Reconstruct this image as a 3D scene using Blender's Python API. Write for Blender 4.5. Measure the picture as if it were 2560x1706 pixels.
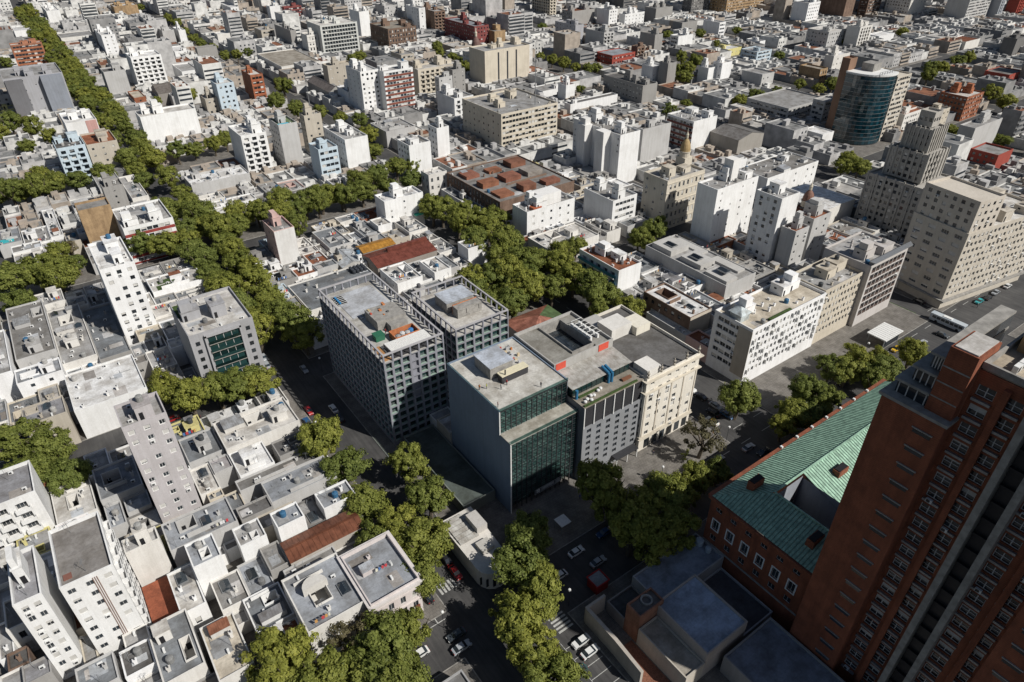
import bpy, bmesh, math, random
import numpy as np
from mathutils import Vector, Matrix
R = math.radians
for o in list(bpy.data.objects):
    bpy.data.objects.remove(o)
SC = bpy.context.scene
COL = SC.collection
# ---------------------------------------------------------------- camera
cam = bpy.data.cameras.new('camera')
cam.sensor_width = 36.0
cam.lens = 1700.0 / 2560.0 * 36.0
cam.clip_start = 1.0
cam.clip_end = 6000.0
camo = bpy.data.objects.new('camera', cam)
COL.objects.link(camo)
SC.camera = camo
PITCH, ROLL, YAW, CAMH = R(34.5), R(-0.35), R(35.6), 132.0
_f = Vector((math.sin(YAW) * math.cos(PITCH), math.cos(YAW) * math.cos(PITCH), -math.sin(PITCH)))
_r = Vector((math.cos(YAW), -math.sin(YAW), 0))
_u = _r.cross(_f)
_r2 = _r * math.cos(ROLL) + _u * math.sin(ROLL)
_u2 = _u * math.cos(ROLL) - _r * math.sin(ROLL)
M = Matrix((( _r2.x, _u2.x, -_f.x, 0), (_r2.y, _u2.y, -_f.y, 0), (_r2.z, _u2.z, -_f.z, CAMH), (0, 0, 0, 1)))
camo.matrix_world = M
# ---------------------------------------------------------------- sky and sun
SUN_EL, SUN_AZ = R(42), R(27)            # sun stands at (sin az, -cos az)
SUNV = Vector((math.sin(SUN_AZ) * math.cos(SUN_EL), -math.cos(SUN_AZ) * math.cos(SUN_EL), math.sin(SUN_EL)))
world = bpy.data.worlds.new('World')
SC.world = world
world.use_nodes = True
wn = world.node_tree
bg = wn.nodes['Background']
sky = wn.nodes.new('ShaderNodeTexSky')
sky.sky_type = 'NISHITA'
sky.sun_disc = False
sky.sun_elevation = SUN_EL
sky.sun_rotation = math.atan2(SUNV.x, SUNV.y)
wn.links.new(sky.outputs[0], bg.inputs[0])
bg.inputs[1].default_value = 0.05
sun = bpy.data.lights.new('sun', 'SUN')
sun.energy = 5.0
sun.angle = R(0.5)
sun.color = (1.0, 0.965, 0.905)
suno = bpy.data.objects.new('sun', sun)
COL.objects.link(suno)
suno.rotation_euler = SUNV.to_track_quat('Z', 'Y').to_euler()
SC.view_settings.view_transform = 'Standard'
SC.view_settings.look = 'None'
SC.view_settings.exposure = -0.06
SC.view_settings.gamma = 1.0
SC.view_settings.use_curve_mapping = False
SC.render.engine = 'CYCLES'
SC.cycles.use_denoising = True
SC.cycles.max_bounces = 5
SC.cycles.diffuse_bounces = 2
SC.cycles.glossy_bounces = 2
SC.cycles.transmission_bounces = 2
SC.cycles.transparent_max_bounces = 6
SC.cycles.caustics_reflective = False
SC.cycles.caustics_refractive = False

# ---------------------------------------------------------------- materials
MT = {}
def nodes(name):
    m = bpy.data.materials.new(name)
    m.use_nodes = True
    nt = m.node_tree
    return m, nt, nt.nodes['Principled BSDF']
def N(nt, t, **kw):
    n = nt.nodes.new(t)
    for k, v in kw.items():
        setattr(n, k, v)
    return n
def noise(nt, scale, vec=None, detail=4.0, rough=.55):
    n = N(nt, 'ShaderNodeTexNoise')
    n.inputs['Scale'].default_value = scale
    n.inputs['Detail'].default_value = detail
    n.inputs['Roughness'].default_value = rough
    if vec is not None:
        nt.links.new(vec, n.inputs['Vector'])
    return n
def ramp(nt, fac, a, b, ca, cb):
    r = N(nt, 'ShaderNodeValToRGB')
    r.color_ramp.elements[0].position = a
    r.color_ramp.elements[1].position = b
    r.color_ramp.elements[0].color = (*ca, 1) if len(ca) == 3 else ca
    r.color_ramp.elements[1].color = (*cb, 1) if len(cb) == 3 else cb
    nt.links.new(fac, r.inputs[0])
    return r
def mul(nt, a, b, fac=1.0):
    m = N(nt, 'ShaderNodeMix', data_type='RGBA', blend_type='MULTIPLY')
    m.inputs[0].default_value = fac
    nt.links.new(a, m.inputs[6])
    nt.links.new(b, m.inputs[7])
    return m.outputs[2]
def mixc(nt, fac, a, b):
    m = N(nt, 'ShaderNodeMix', data_type='RGBA')
    nt.links.new(fac, m.inputs[0])
    for v, i in ((a, 6), (b, 7)):
        if isinstance(v, tuple):
            m.inputs[i].default_value = (*v, 1)
        else:
            nt.links.new(v, m.inputs[i])
    return m.outputs[2]
def coords(nt, sx=1, sy=1, sz=1):
    g = N(nt, 'ShaderNodeNewGeometry')
    mp = N(nt, 'ShaderNodeMapping')
    mp.inputs['Scale'].default_value = (sx, sy, sz)
    nt.links.new(g.outputs['Position'], mp.inputs['Vector'])
    return mp.outputs[0]
def mat_plaster():
    m, nt, p = nodes('plaster')
    oi = N(nt, 'ShaderNodeObjectInfo')
    st = noise(nt, 1.0, coords(nt, 1.1, 1.1, .07), 5, .65)
    r1 = ramp(nt, st.outputs[0], .34, .60, (.60, .575, .54), (1, 1, 1))
    bl = noise(nt, .16, coords(nt), 6, .6)
    r2 = ramp(nt, bl.outputs[0], .26, .54, (.80, .79, .775), (1, 1, 1))
    fine = noise(nt, 3.5, coords(nt), 3, .6)
    r3 = ramp(nt, fine.outputs[0], .3, .7, (.91, .905, .90), (1.03, 1.03, 1.03))
    c = mul(nt, mul(nt, mul(nt, oi.outputs['Color'], r1.outputs[0], .26), r2.outputs[0], .7), r3.outputs[0])
    nt.links.new(c, p.inputs['Base Color'])
    p.inputs['Roughness'].default_value = .88
    p.inputs['Specular IOR Level'].default_value = .25
    b = N(nt, 'ShaderNodeBump')
    b.inputs['Strength'].default_value = .25
    b.inputs['Distance'].default_value = .03
    nt.links.new(fine.outputs[0], b.inputs['Height'])
    nt.links.new(b.outputs[0], p.inputs['Normal'])
    return m
def mat_roof():
    m, nt, p = nodes('flat_roof')
    oi = N(nt, 'ShaderNodeObjectInfo')
    pool = noise(nt, .22, coords(nt), 6, .62)
    r1 = ramp(nt, pool.outputs[0], .36, .60, (.52, .49, .45), (1.06, 1.06, 1.06))
    fine = noise(nt, 1.7, coords(nt), 5, .7)
    r2 = ramp(nt, fine.outputs[0], .30, .68, (.72, .71, .70), (1.05, 1.05, 1.05))
    br = N(nt, 'ShaderNodeTexBrick')
    br.inputs['Scale'].default_value = 1.0
    br.inputs['Brick Width'].default_value = 5.0
    br.inputs['Row Height'].default_value = 1.0
    br.inputs['Mortar Size'].default_value = .02
    br.inputs['Color1'].default_value = (1, 1, 1, 1)
    br.inputs['Color2'].default_value = (.90, .90, .91, 1)
    br.inputs['Mortar'].default_value = (.72, .72, .72, 1)
    nt.links.new(coords(nt), br.inputs['Vector'])
    c = mul(nt, mul(nt, mul(nt, oi.outputs['Color'], r1.outputs[0], .8), r2.outputs[0], .9), br.outputs[0], .8)
    nt.links.new(c, p.inputs['Base Color'])
    p.inputs['Roughness'].default_value = .8
    p.inputs['Specular IOR Level'].default_value = .3
    return m
def mat_metal_roof():
    m, nt, p = nodes('sheet_metal')
    oi = N(nt, 'ShaderNodeObjectInfo')
    st = noise(nt, .5, coords(nt), 6, .65)
    r1 = ramp(nt, st.outputs[0], .34, .62, (.60, .56, .52), (1.08, 1.08, 1.08))
    f = noise(nt, 3, coords(nt, 1, .15, 1), 4, .6)
    r2 = ramp(nt, f.outputs[0], .3, .7, (.75, .74, .72), (1.05, 1.05, 1.05))
    c = mul(nt, mul(nt, oi.outputs['Color'], r1.outputs[0]), r2.outputs[0])
    nt.links.new(c, p.inputs['Base Color'])
    p.inputs['Roughness'].default_value = .5
    p.inputs['Metallic'].default_value = .15
    return m
def mat_brick():
    m, nt, p = nodes('brickwork')
    oi = N(nt, 'ShaderNodeObjectInfo')
    n1 = noise(nt, .35, coords(nt), 5, .6)
    r1 = ramp(nt, n1.outputs[0], .3, .65, (.70, .68, .66), (1.08, 1.08, 1.08))
    n2 = noise(nt, 1.0, coords(nt, 3, 3, 9), 3, .7)
    r2 = ramp(nt, n2.outputs[0], .3, .7, (.68, .66, .64), (1.15, 1.15, 1.15))
    n3 = noise(nt, 1.0, coords(nt, .5, .5, .05), 4, .65)
    r3 = ramp(nt, n3.outputs[0], .35, .6, (.66, .64, .63), (1.04, 1.04, 1.04))
    wv = N(nt, 'ShaderNodeTexWave', wave_type='BANDS', bands_direction='Z')
    wv.inputs['Scale'].default_value = .9
    wv.inputs['Distortion'].default_value = .6
    nt.links.new(coords(nt), wv.inputs['Vector'])
    r4 = ramp(nt, wv.outputs[0], 0, 1, (.84, .83, .82), (1.05, 1.05, 1.05))
    c = mul(nt, mul(nt, mul(nt, mul(nt, oi.outputs['Color'], r1.outputs[0]), r2.outputs[0]), r3.outputs[0], .8), r4.outputs[0])
    nt.links.new(c, p.inputs['Base Color'])
    p.inputs['Roughness'].default_value = .85
    b = N(nt, 'ShaderNodeBump')
    b.inputs['Strength'].default_value = .3
    b.inputs['Distance'].default_value = .03
    nt.links.new(n2.outputs[0], b.inputs['Height'])
    nt.links.new(b.outputs[0], p.inputs['Normal'])
    return m
def mat_simple(name, col, rough=.7, metal=0.0, var=.12, scale=2.0, spec=.4, objcol=False):
    m, nt, p = nodes(name)
    n = noise(nt, scale, coords(nt), 4, .6)
    lo = tuple(max(0, 1 - var * 2) for _ in range(3))
    r = ramp(nt, n.outputs[0], .3, .7, lo, (1 + var * .4,) * 3)
    if objcol:
        src = N(nt, 'ShaderNodeObjectInfo').outputs['Color']
    else:
        rgb = N(nt, 'ShaderNodeRGB')
        rgb.outputs[0].default_value = (*col, 1)
        src = rgb.outputs[0]
    nt.links.new(mul(nt, src, r.outputs[0]), p.inputs['Base Color'])
    p.inputs['Roughness'].default_value = rough
    p.inputs['Metallic'].default_value = metal
    p.inputs['Specular IOR Level'].default_value = spec
    return m
def mat_glass(name, col, rough=.08, spec=.9):
    m, nt, p = nodes(name)
    oi = N(nt, 'ShaderNodeObjectInfo')
    r = ramp(nt, oi.outputs['Random'], 0, 1, tuple(c * .45 for c in col), tuple(min(1, c * 1.7) for c in col))
    nt.links.new(r.outputs[0], p.inputs['Base Color'])
    p.inputs['Roughness'].default_value = rough
    p.inputs['Specular IOR Level'].default_value = spec
    return m
def mat_leaf(name, ca, cb, cc):
    m, nt, p = nodes(name)
    at = N(nt, 'ShaderNodeAttribute', attribute_name='tone')
    oi = N(nt, 'ShaderNodeObjectInfo')
    r = ramp(nt, at.outputs['Fac'], 0.0, 1.0, ca, cb)
    e = r.color_ramp.elements.new(.55)
    e.color = (*cc, 1)
    r2 = ramp(nt, oi.outputs['Random'], 0, 1, (.70, .76, .78), (1.16, 1.08, .90))
    c = mul(nt, r.outputs[0], r2.outputs[0])
    nt.links.new(c, p.inputs['Base Color'])
    p.inputs['Roughness'].default_value = .6
    p.inputs['Specular IOR Level'].default_value = .25
    tr = N(nt, 'ShaderNodeBsdfTranslucent')
    nt.links.new(c, tr.inputs[0])
    mx = N(nt, 'ShaderNodeMixShader')
    mx.inputs[0].default_value = .45
    nt.links.new(p.outputs[0], mx.inputs[1])
    nt.links.new(tr.outputs[0], mx.inputs[2])
    nt.links.new(mx.outputs[0], nt.nodes['Material Output'].inputs[0])
    return m
def mat_asphalt():
    m, nt, p = nodes('asphalt')
    n1 = noise(nt, .12, coords(nt), 6, .6)
    r1 = ramp(nt, n1.outputs[0], .3, .68, (.040, .039, .040), (.085, .083, .081))
    n2 = noise(nt, 6, coords(nt), 3, .7)
    r2 = ramp(nt, n2.outputs[0], .3, .7, (.82, .82, .82), (1.12, 1.12, 1.12))
    n3 = noise(nt, 1.0, coords(nt, 1.4, .09, 1), 3, .6)
    r3 = ramp(nt, n3.outputs[0], .38, .6, (.80, .80, .80), (1.08, 1.07, 1.06))
    nt.links.new(mul(nt, mul(nt, r1.outputs[0], r2.outputs[0]), r3.outputs[0]), p.inputs['Base Color'])
    p.inputs['Roughness'].default_value = .85
    return m
def mat_pavement():
    m, nt, p = nodes('pavement_tiles')
    br = N(nt, 'ShaderNodeTexBrick')
    br.inputs['Scale'].default_value = 1.0
    br.inputs['Brick Width'].default_value = .8
    br.inputs['Row Height'].default_value = .8
    br.inputs['Mortar Size'].default_value = .03
    br.inputs['Color1'].default_value = (.20, .185, .165, 1)
    br.inputs['Color2'].default_value = (.165, .152, .138, 1)
    br.inputs['Mortar'].default_value = (.10, .094, .088, 1)
    nt.links.new(coords(nt), br.inputs['Vector'])
    n1 = noise(nt, .3, coords(nt), 6, .65)
    r1 = ramp(nt, n1.outputs[0], .3, .65, (.55, .54, .52), (1.1, 1.1, 1.1))
    nt.links.new(mul(nt, br.outputs[0], r1.outputs[0]), p.inputs['Base Color'])
    p.inputs['Roughness'].default_value = .85
    return m
def mat_carpaint():
    m, nt, p = nodes('car_paint')
    oi = N(nt, 'ShaderNodeObjectInfo')
    nt.links.new(oi.outputs['Color'], p.inputs['Base Color'])
    p.inputs['Roughness'].default_value = .35
    p.inputs['Coat Weight'].default_value = .5
    p.inputs['Coat Roughness'].default_value = .08
    return m
MT['plaster'] = mat_plaster()
MT['roof'] = mat_roof()
MT['sheet'] = mat_metal_roof()
MT['brick'] = mat_brick()
MT['asphalt'] = mat_asphalt()
MT['pave'] = mat_pavement()
MT['frame'] = mat_simple('white_window_frame', (.62, .61, .59), .5)
MT['dframe'] = mat_simple('dark_window_frame', (.05, .05, .055), .4)
MT['glass'] = mat_glass('window_glass', (.022, .028, .034))
MT['teal'] = mat_glass('teal_glass', (.012, .034, .034), .05)
MT['blueglass'] = mat_glass('blue_glass', (.005, .030, .042), .05)
MT['blind'] = mat_simple('roller_blind', (.60, .585, .55), .7, var=.15, scale=.35)
MT['conc'] = mat_simple('concrete', (.33, .315, .29), .9, var=.2, scale=.8)
MT['metal'] = mat_simple('grey_metal', (.35, .36, .37), .45, .5)
MT['dmetal'] = mat_simple('dark_metal', (.06, .06, .065), .5, .3)
MT['tank'] = mat_simple('tank', (.2, .2, .2), .7, objcol=True)
MT['paint'] = mat_simple('painted_part', (.5, .5, .5), .6, objcol=True, var=.08)
MT['white'] = mat_simple('white_paint', (.75, .75, .73), .6, var=.08)
MT['line'] = mat_simple('road_paint', (.55, .55, .52), .7, var=.25, scale=3)
MT['dark'] = mat_simple('dark_opening', (.012, .012, .014), .8)
MT['car'] = mat_carpaint()
MT['rubber'] = mat_simple('rubber', (.015, .015, .015), .8)
MT['bark'] = mat_simple('bark', (.14, .115, .085), .9, var=.25)
MT['leaf'] = mat_leaf('plane_tree_leaves', (.125, .152, .036), (.42, .44, .125), (.265, .295, .07))
MT['leafdry'] = mat_leaf('sparse_leaves', (.10, .09, .055), (.34, .30, .20), (.20, .18, .10))
MT['red'] = mat_simple('red_lens', (.4, .02, .02), .3)
MT['lamp'] = mat_simple('clear_lens', (.7, .7, .68), .2)
MT['copper'] = mat_simple('green_copper', (.36, .56, .42), .6, var=.26, scale=.9)
MT['seam'] = mat_simple('dark_copper_seam', (.15, .26, .20), .6)
MT['grass'] = mat_simple('grass', (.06, .10, .025), .9, var=.3)

# ---------------------------------------------------------------- mesh building
class MB:
    def __init__(s):
        s.v = []; s.f = []; s.m = []
    def quad(s, a, b, c, d, m=0):
        n = len(s.v); s.v += [a, b, c, d]; s.f.append((n, n + 1, n + 2, n + 3)); s.m.append(m)
    def tri(s, a, b, c, m=0):
        n = len(s.v); s.v += [a, b, c]; s.f.append((n, n + 1, n + 2)); s.m.append(m)
    def box(s, x0, y0, z0, x1, y1, z1, m=0, bottom=True, top=None):
        n = len(s.v)
        s.v += [(x0, y0, z0), (x1, y0, z0), (x1, y1, z0), (x0, y1, z0), (x0, y0, z1), (x1, y0, z1), (x1, y1, z1), (x0, y1, z1)]
        fs = [(0, 1, 5, 4), (1, 2, 6, 5), (2, 3, 7, 6), (3, 0, 4, 7), (4, 5, 6, 7)]
        if bottom: fs.append((3, 2, 1, 0))
        for i, q in enumerate(fs):
            s.f.append(tuple(n + k for k in q)); s.m.append(top if (i == 4 and top is not None) else m)
        return s
    def ring(s, x0, y0, x1, y1, z0, z1, t, m=0):
        a = [(x0, y0), (x1, y0), (x1, y1), (x0, y1)]
        b = [(x0 + t, y0 + t), (x1 - t, y0 + t), (x1 - t, y1 - t), (x0 + t, y1 - t)]
        for i in range(4):
            j = (i + 1) % 4
            s.quad((*a[i], z0), (*a[j], z0), (*a[j], z1), (*a[i], z1), m)
            s.quad((*a[i], z1), (*a[j], z1), (*b[j], z1), (*b[i], z1), m)
            s.quad((*b[j], z0), (*b[i], z0), (*b[i], z1), (*b[j], z1), m)
        return s
    def prism(s, pts, z0, z1, m=0, top=None):
        k = len(pts); n = len(s.v)
        s.v += [(*p, z0) for p in pts] + [(*p, z1) for p in pts]
        for i in range(k):
            j = (i + 1) % k
            s.f.append((n + i, n + j, n + k + j, n + k + i)); s.m.append(m)
        s.f.append(tuple(n + k + i for i in range(k))); s.m.append(m if top is None else top)
        s.f.append(tuple(n + k - 1 - i for i in range(k))); s.m.append(m)
        return s
    def lathe(s, prof, seg=12, cx=0, cy=0, m=0, cap=True):
        n = len(s.v)
        for r, z in prof:
            for k in range(seg):
                a = 2 * math.pi * k / seg
                s.v.append((cx + r * math.cos(a), cy + r * math.sin(a), z))
        for i in range(len(prof) - 1):
            for k in range(seg):
                k2 = (k + 1) % seg
                s.f.append((n + i * seg + k, n + i * seg + k2, n + (i + 1) * seg + k2, n + (i + 1) * seg + k)); s.m.append(m)
        if cap:
            s.f.append(tuple(n + (len(prof) - 1) * seg + k for k in range(seg))); s.m.append(m)
        return s
    def cyl(s, cx, cy, z0, z1, r, seg=10, m=0):
        return s.lathe([(r, z0), (r, z1)], seg, cx, cy, m)
    def mesh(s, name, mats):
        me = bpy.data.meshes.new(name)
        me.from_pydata(s.v, [], s.f)
        for k in mats:
            me.materials.append(MT[k] if isinstance(k, str) else k)
        if len(mats) > 1:
            me.polygons.foreach_set('material_index', s.m)
        me.update()
        return me
def ob(name, me, parent=None, loc=(0, 0, 0), rz=0.0, col=None, scale=None):
    o = bpy.data.objects.new(name, me)
    COL.objects.link(o)
    o.location = loc
    if rz: o.rotation_euler = (0, 0, rz)
    if scale: o.scale = scale
    if col: o.color = (*col, 1)
    if parent: o.parent = parent
    return o
def empty(name, loc, label, cat, group=None, rz=0.0):
    o = bpy.data.objects.new(name, None)
    COL.objects.link(o)
    o.location = loc
    o.rotation_euler = (0, 0, rz)
    o['label'] = label; o['category'] = cat
    if group: o['group'] = group
    return o
def tag(o, label, cat, group=None):
    o['label'] = label; o['category'] = cat
    if group: o['group'] = group
    return o
def struct(o):
    o['kind'] = 'structure'
    return o
CACHE = {}
def cached(key, fn):
    if key not in CACHE: CACHE[key] = fn()
    return CACHE[key]
C3 = {'W': (.83, .83, .82), 'O': (.73, .71, .67), 'C': (.62, .56, .46), 'B': (.50, .455, .385), 'L': (.50, .495, .485),
      'G': (.34, .33, .315), 'D': (.19, .185, .18), 'K': (.42, .19, .115), 'R': (.34, .075, .055), 'P': (.62, .44, .40),
      'S': (.56, .66, .73), 'Y': (.66, .60, .27), 'U': (.10, .27, .40), 'N': (.23, .155, .115), 'I': (.47, .445, .45), 'E': (.46, .32, .18),
      'T': (.38, .145, .075), 'Z': (.42, .445, .48), 'Q': (.27, .095, .045), 'F': (.30, .32, .34), 'V': (.40, .40, .42), 'H': (.22, .30, .15), 'M': (.24, .075, .07)}
# ---------------------------------------------------------------- windows
def win_mesh(w, h, var, fr):
    def mk():
        b = MB(); t = .07 if fr != 'x' else .15
        b.box(0, -.03, 0, w, .05, t, 0); b.box(0, -.03, h - t, w, .05, h, 0)
        b.box(0, -.03, t, t, .05, h - t, 0); b.box(w - t, -.03, t, w, .05, h - t, 0)
        if w > .95:
            k = 2 if w < 2.2 else 3
            for i in range(1, k):
                x = w * i / k; b.box(x - .03, -.02, t, x + .03, .05, h - t, 0)
        b.quad((t, .03, t), (w - t, .03, t), (w - t, .03, h - t), (t, .03, h - t), 1)
        f = (0, .45, 1.0, 0, .75)[var]
        if f: b.box(t, -.045, t + (h - 2 * t) * (1 - f), w - t, -.03 + .01, h - t, 2)
        return b.mesh('window', ['dframe' if fr == 'd' else ('white' if fr == 'x' else 'frame'), 'glass', 'blind'])
    return cached(('win', round(w, 2), round(h, 2), var, fr), mk)
def ac_mesh():
    def mk():
        b = MB(); b.box(0, 0, 0, .95, .42, .7, 0)
        b.box(.1, -.012, .08, .66, -.002, .62, 1)
        return b.mesh('air_conditioner', ['white', 'dmetal'])
    return cached('ac', mk)
def tank_mesh():
    def mk():
        b = MB(); b.lathe([(.70, 0), (.74, .2), (.74, 1.25), (.62, 1.42), (.25, 1.5), (.25, 1.6), (.05, 1.62)], 12)
        return b.mesh('water_tank', ['tank'])
    return cached('tank', mk)
def vent_mesh():
    def mk():
        b = MB(); b.box(-.3, -.3, 0, .3, .3, 1.1, 0); b.box(-.4, -.4, 1.1, .4, .4, 1.22, 0); b.cyl(0, 0, 1.22, 1.6, .14, 8, 1)
        return b.mesh('chimney', ['plaster', 'dmetal'])
    return cached('vent', mk)
def sky_mesh():
    def mk():
        b = MB(); b.ring(-1.1, -1.6, 1.1, 1.6, 0, .35, .12, 0)
        b.quad((-1, -1.5, .3), (0, -1.2, .95), (0, 1.2, .95), (-1, 1.5, .3), 1)
        b.quad((1, 1.5, .3), (0, 1.2, .95), (0, -1.2, .95), (1, -1.5, .3), 1)
        b.tri((-1, -1.5, .3), (1, -1.5, .3), (0, -1.2, .95), 1); b.tri((1, 1.5, .3), (-1, 1.5, .3), (0, 1.2, .95), 1)
        for y in (-.6, 0, .6):
            b.box(-.03, y - .03, .95, .03, y + .03, .99, 0)
        return b.mesh('skylight', ['metal', 'glass'])
    return cached('sky', mk)
def sheet_mesh(n):
    def mk():
        b = MB(); st = 1.0 / n
        for i in range(n):
            x = i * st
            b.quad((x, 0, 0), (x + st * .5, 0, .035), (x + st * .5, 1, .535), (x, 1, .5))
            b.quad((x + st * .5, 0, .035), (x + st, 0, 0), (x + st, 1, .5), (x + st * .5, 1, .535))
        b.quad((0, 0, -.08), (0, 0, 0), (0, 1, .5), (0, 1, .42)); b.quad((1, 0, 0), (1, 0, -.08), (1, 1, .42), (1, 1, .5))
        b.quad((0, 0, -.08), (1, 0, -.08), (1, 0, 0), (0, 0, 0))
        return b.mesh('roof_sheet', ['sheet'])
    return cached(('sheet', n), mk)
def ant_mesh():
    def mk():
        b = MB(); b.box(-.03, -.03, 0, .03, .03, 3.2)
        for z, w in ((3.1, .5), (2.8, .65), (2.5, .8)): b.box(-w, -.02, z, w, .02, z + .04)
        return b.mesh('antenna', ['metal'])
    return cached('ant', mk)
# ---------------------------------------------------------------- facades
STY = {  # kind: spacing, floor height, window w, window h, first sill
    'a': (3.1, 2.75, 1.35, 1.35, 1.0), 'A': (2.3, 2.75, 1.35, 1.4, .9), 's': (4.8, 2.9, 1.1, 1.1, 1.1), 'c': (6.5, 2.8, .8, .9, 1.2),
    'r': (2.25, 2.75, 2.0, 1.45, .95), 'R': (2.25, 2.75, 2.0, 1.45, 1.0), 'b': (3.9, 2.75, 2.2, 2.1, .2), 'o': (2.7, 3.7, 1.15, 2.2, .9),
    'h': (3.4, 3.6, 1.15, 2.0, .7), 'g': (2.6, 2.75, 2.36, 2.36, .2), 't': (5.0, 2.9, 2.7, 1.35, .9), 'd': (1.9, 2.75, 1.1, 1.5, .9)}
def facade(mb, O, u, W, z0, z1, cols, rows, depth, mask=None, mi=0):
    iv = (-u[1], u[0])
    P = lambda a, z, d=0: (O[0] + u[0] * a + iv[0] * d, O[1] + u[1] * a + iv[1] * d, z)
    if not cols or not rows:
        mb.quad(P(0, z0), P(W, z0), P(W, z1), P(0, z1), mi); return
    xs = [0]; zs = [z0]
    for a, b in cols: xs += [a, b]
    for a, b in rows: zs += [a, b]
    xs.append(W); zs.append(z1)
    for i in range(len(xs) - 1):
        for j in range(len(zs) - 1):
            a, b, c, d = xs[i], xs[i + 1], zs[j], zs[j + 1]
            if i % 2 and j % 2 and (mask is None or mask[(j - 1) // 2][(i - 1) // 2]):
                e = depth
                mb.quad(P(a, c), P(a, c, e), P(a, d, e), P(a, d), mi); mb.quad(P(b, c, e), P(b, c), P(b, d), P(b, d, e), mi)
                mb.quad(P(a, c), P(b, c), P(b, c, e), P(a, c, e), mi); mb.quad(P(a, d, e), P(b, d, e), P(b, d), P(a, d), mi)
            elif b - a > 1e-4 and d - c > 1e-4:
                mb.quad(P(a, c), P(b, c), P(b, d), P(a, d), mi)
def grid(W, z0, z1, sty, margin=.9, base=0.0):
    sp, fh, ww, wh, sill = sty
    n = int((W - 2 * margin + (sp - ww)) / sp)
    m = int((z1 - z0 - base) / fh)
    if n < 1 or m < 1: return [], []
    off = (W - (n * sp - (sp - ww))) / 2
    fh2 = (z1 - z0 - base) / m if m > 2 else fh
    if m <= 2: base += (z1 - z0 - base - m * fh) / 2
    cols = [(off + i * sp, off + i * sp + ww) for i in range(n)]
    rows = [(z0 + base + j * fh2 + sill, min(z0 + base + j * fh2 + sill + wh, z1 - .12)) for j in range(m)]
    return cols, rows
def dist(x, y): return math.hypot(x, y)
FACES = lambda x0, y0, x1, y1: {'S': ((x0, y0), (1, 0), x1 - x0), 'W': ((x0, y1), (0, -1), y1 - y0), 'E': ((x1, y0), (0, 1), y1 - y0), 'N': ((x1, y1), (-1, 0), x1 - x0)}
def put_windows(root, O, u, cols, rows, depth, rng, near, fr, far_mb, p_blind=.35, p_ac=.12, mask=None):
    iv = (-u[1], u[0]); rz = math.atan2(u[1], u[0])
    for j, (c, d) in enumerate(rows):
        for i, (a, b) in enumerate(cols):
            if mask is not None and not mask[j][i]: continue
            x = O[0] + u[0] * a + iv[0] * depth; y = O[1] + u[1] * a + iv[1] * depth
            q = rng.random()
            var = 0 if q > p_blind else (1, 2, 4, 2)[int(q / p_blind * 4) % 4]
            if near:
                ob('window', win_mesh(b - a, d - c, var, fr), root, (x, y, c), rz)
                if rng.random() < p_ac:
                    ax = O[0] + u[0] * (a + .2) - iv[0] * .43; ay = O[1] + u[1] * (a + .2) - iv[1] * .43
                    ob('air_conditioner', ac_mesh(), root, (ax, ay, c - .82), rz)
            else:
                w = b - a; x2 = x + u[0] * w; y2 = y + u[1] * w
                far_mb.quad((x, y, c), (x2, y2, c), (x2, y2, d), (x, y, d), 2 if var == 2 else 1)
                e = .03
                if var in (1, 4):
                    zz = c + (d - c) * .5
                    far_mb.quad((x - iv[0] * e, y - iv[1] * e, zz), (x2 - iv[0] * e, y2 - iv[1] * e, zz), (x2 - iv[0] * e, y2 - iv[1] * e, d), (x - iv[0] * e, y - iv[1] * e, d), 2)
def balcony_mesh(w, kind):
    def mk():
        b = MB(); b.box(0, -1.05, -.16, w, -.003, 0, 0)
        if kind == 0:
            b.box(0, -1.05, .004, w, -.95, .95, 0); b.box(0, -.945, .004, .09, -.004, .95, 0); b.box(w - .09, -.945, .004, w, -.004, .95, 0)
        else:
            b.box(.02, -1.03, .95, w - .02, -.98, 1.0, 1); k = max(2, int(w / .5))
            for i in range(k + 1):
                x = .03 + (w - .1) * i / k; b.box(x, -1.02, .004, x + .035, -.99, .95, 1)
        return b.mesh('balcony', ['plaster', 'dmetal'])
    return cached(('balc', round(w, 1), kind), mk)
TANKC = [(.22, .22, .215), (.30, .30, .29), (.10, .10, .11), (.05, .055, .06), (.40, .39, .37), (.33, .32, .30), (.17, .17, .17), (.26, .26, .25), (.04, .13, .24)]
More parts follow.
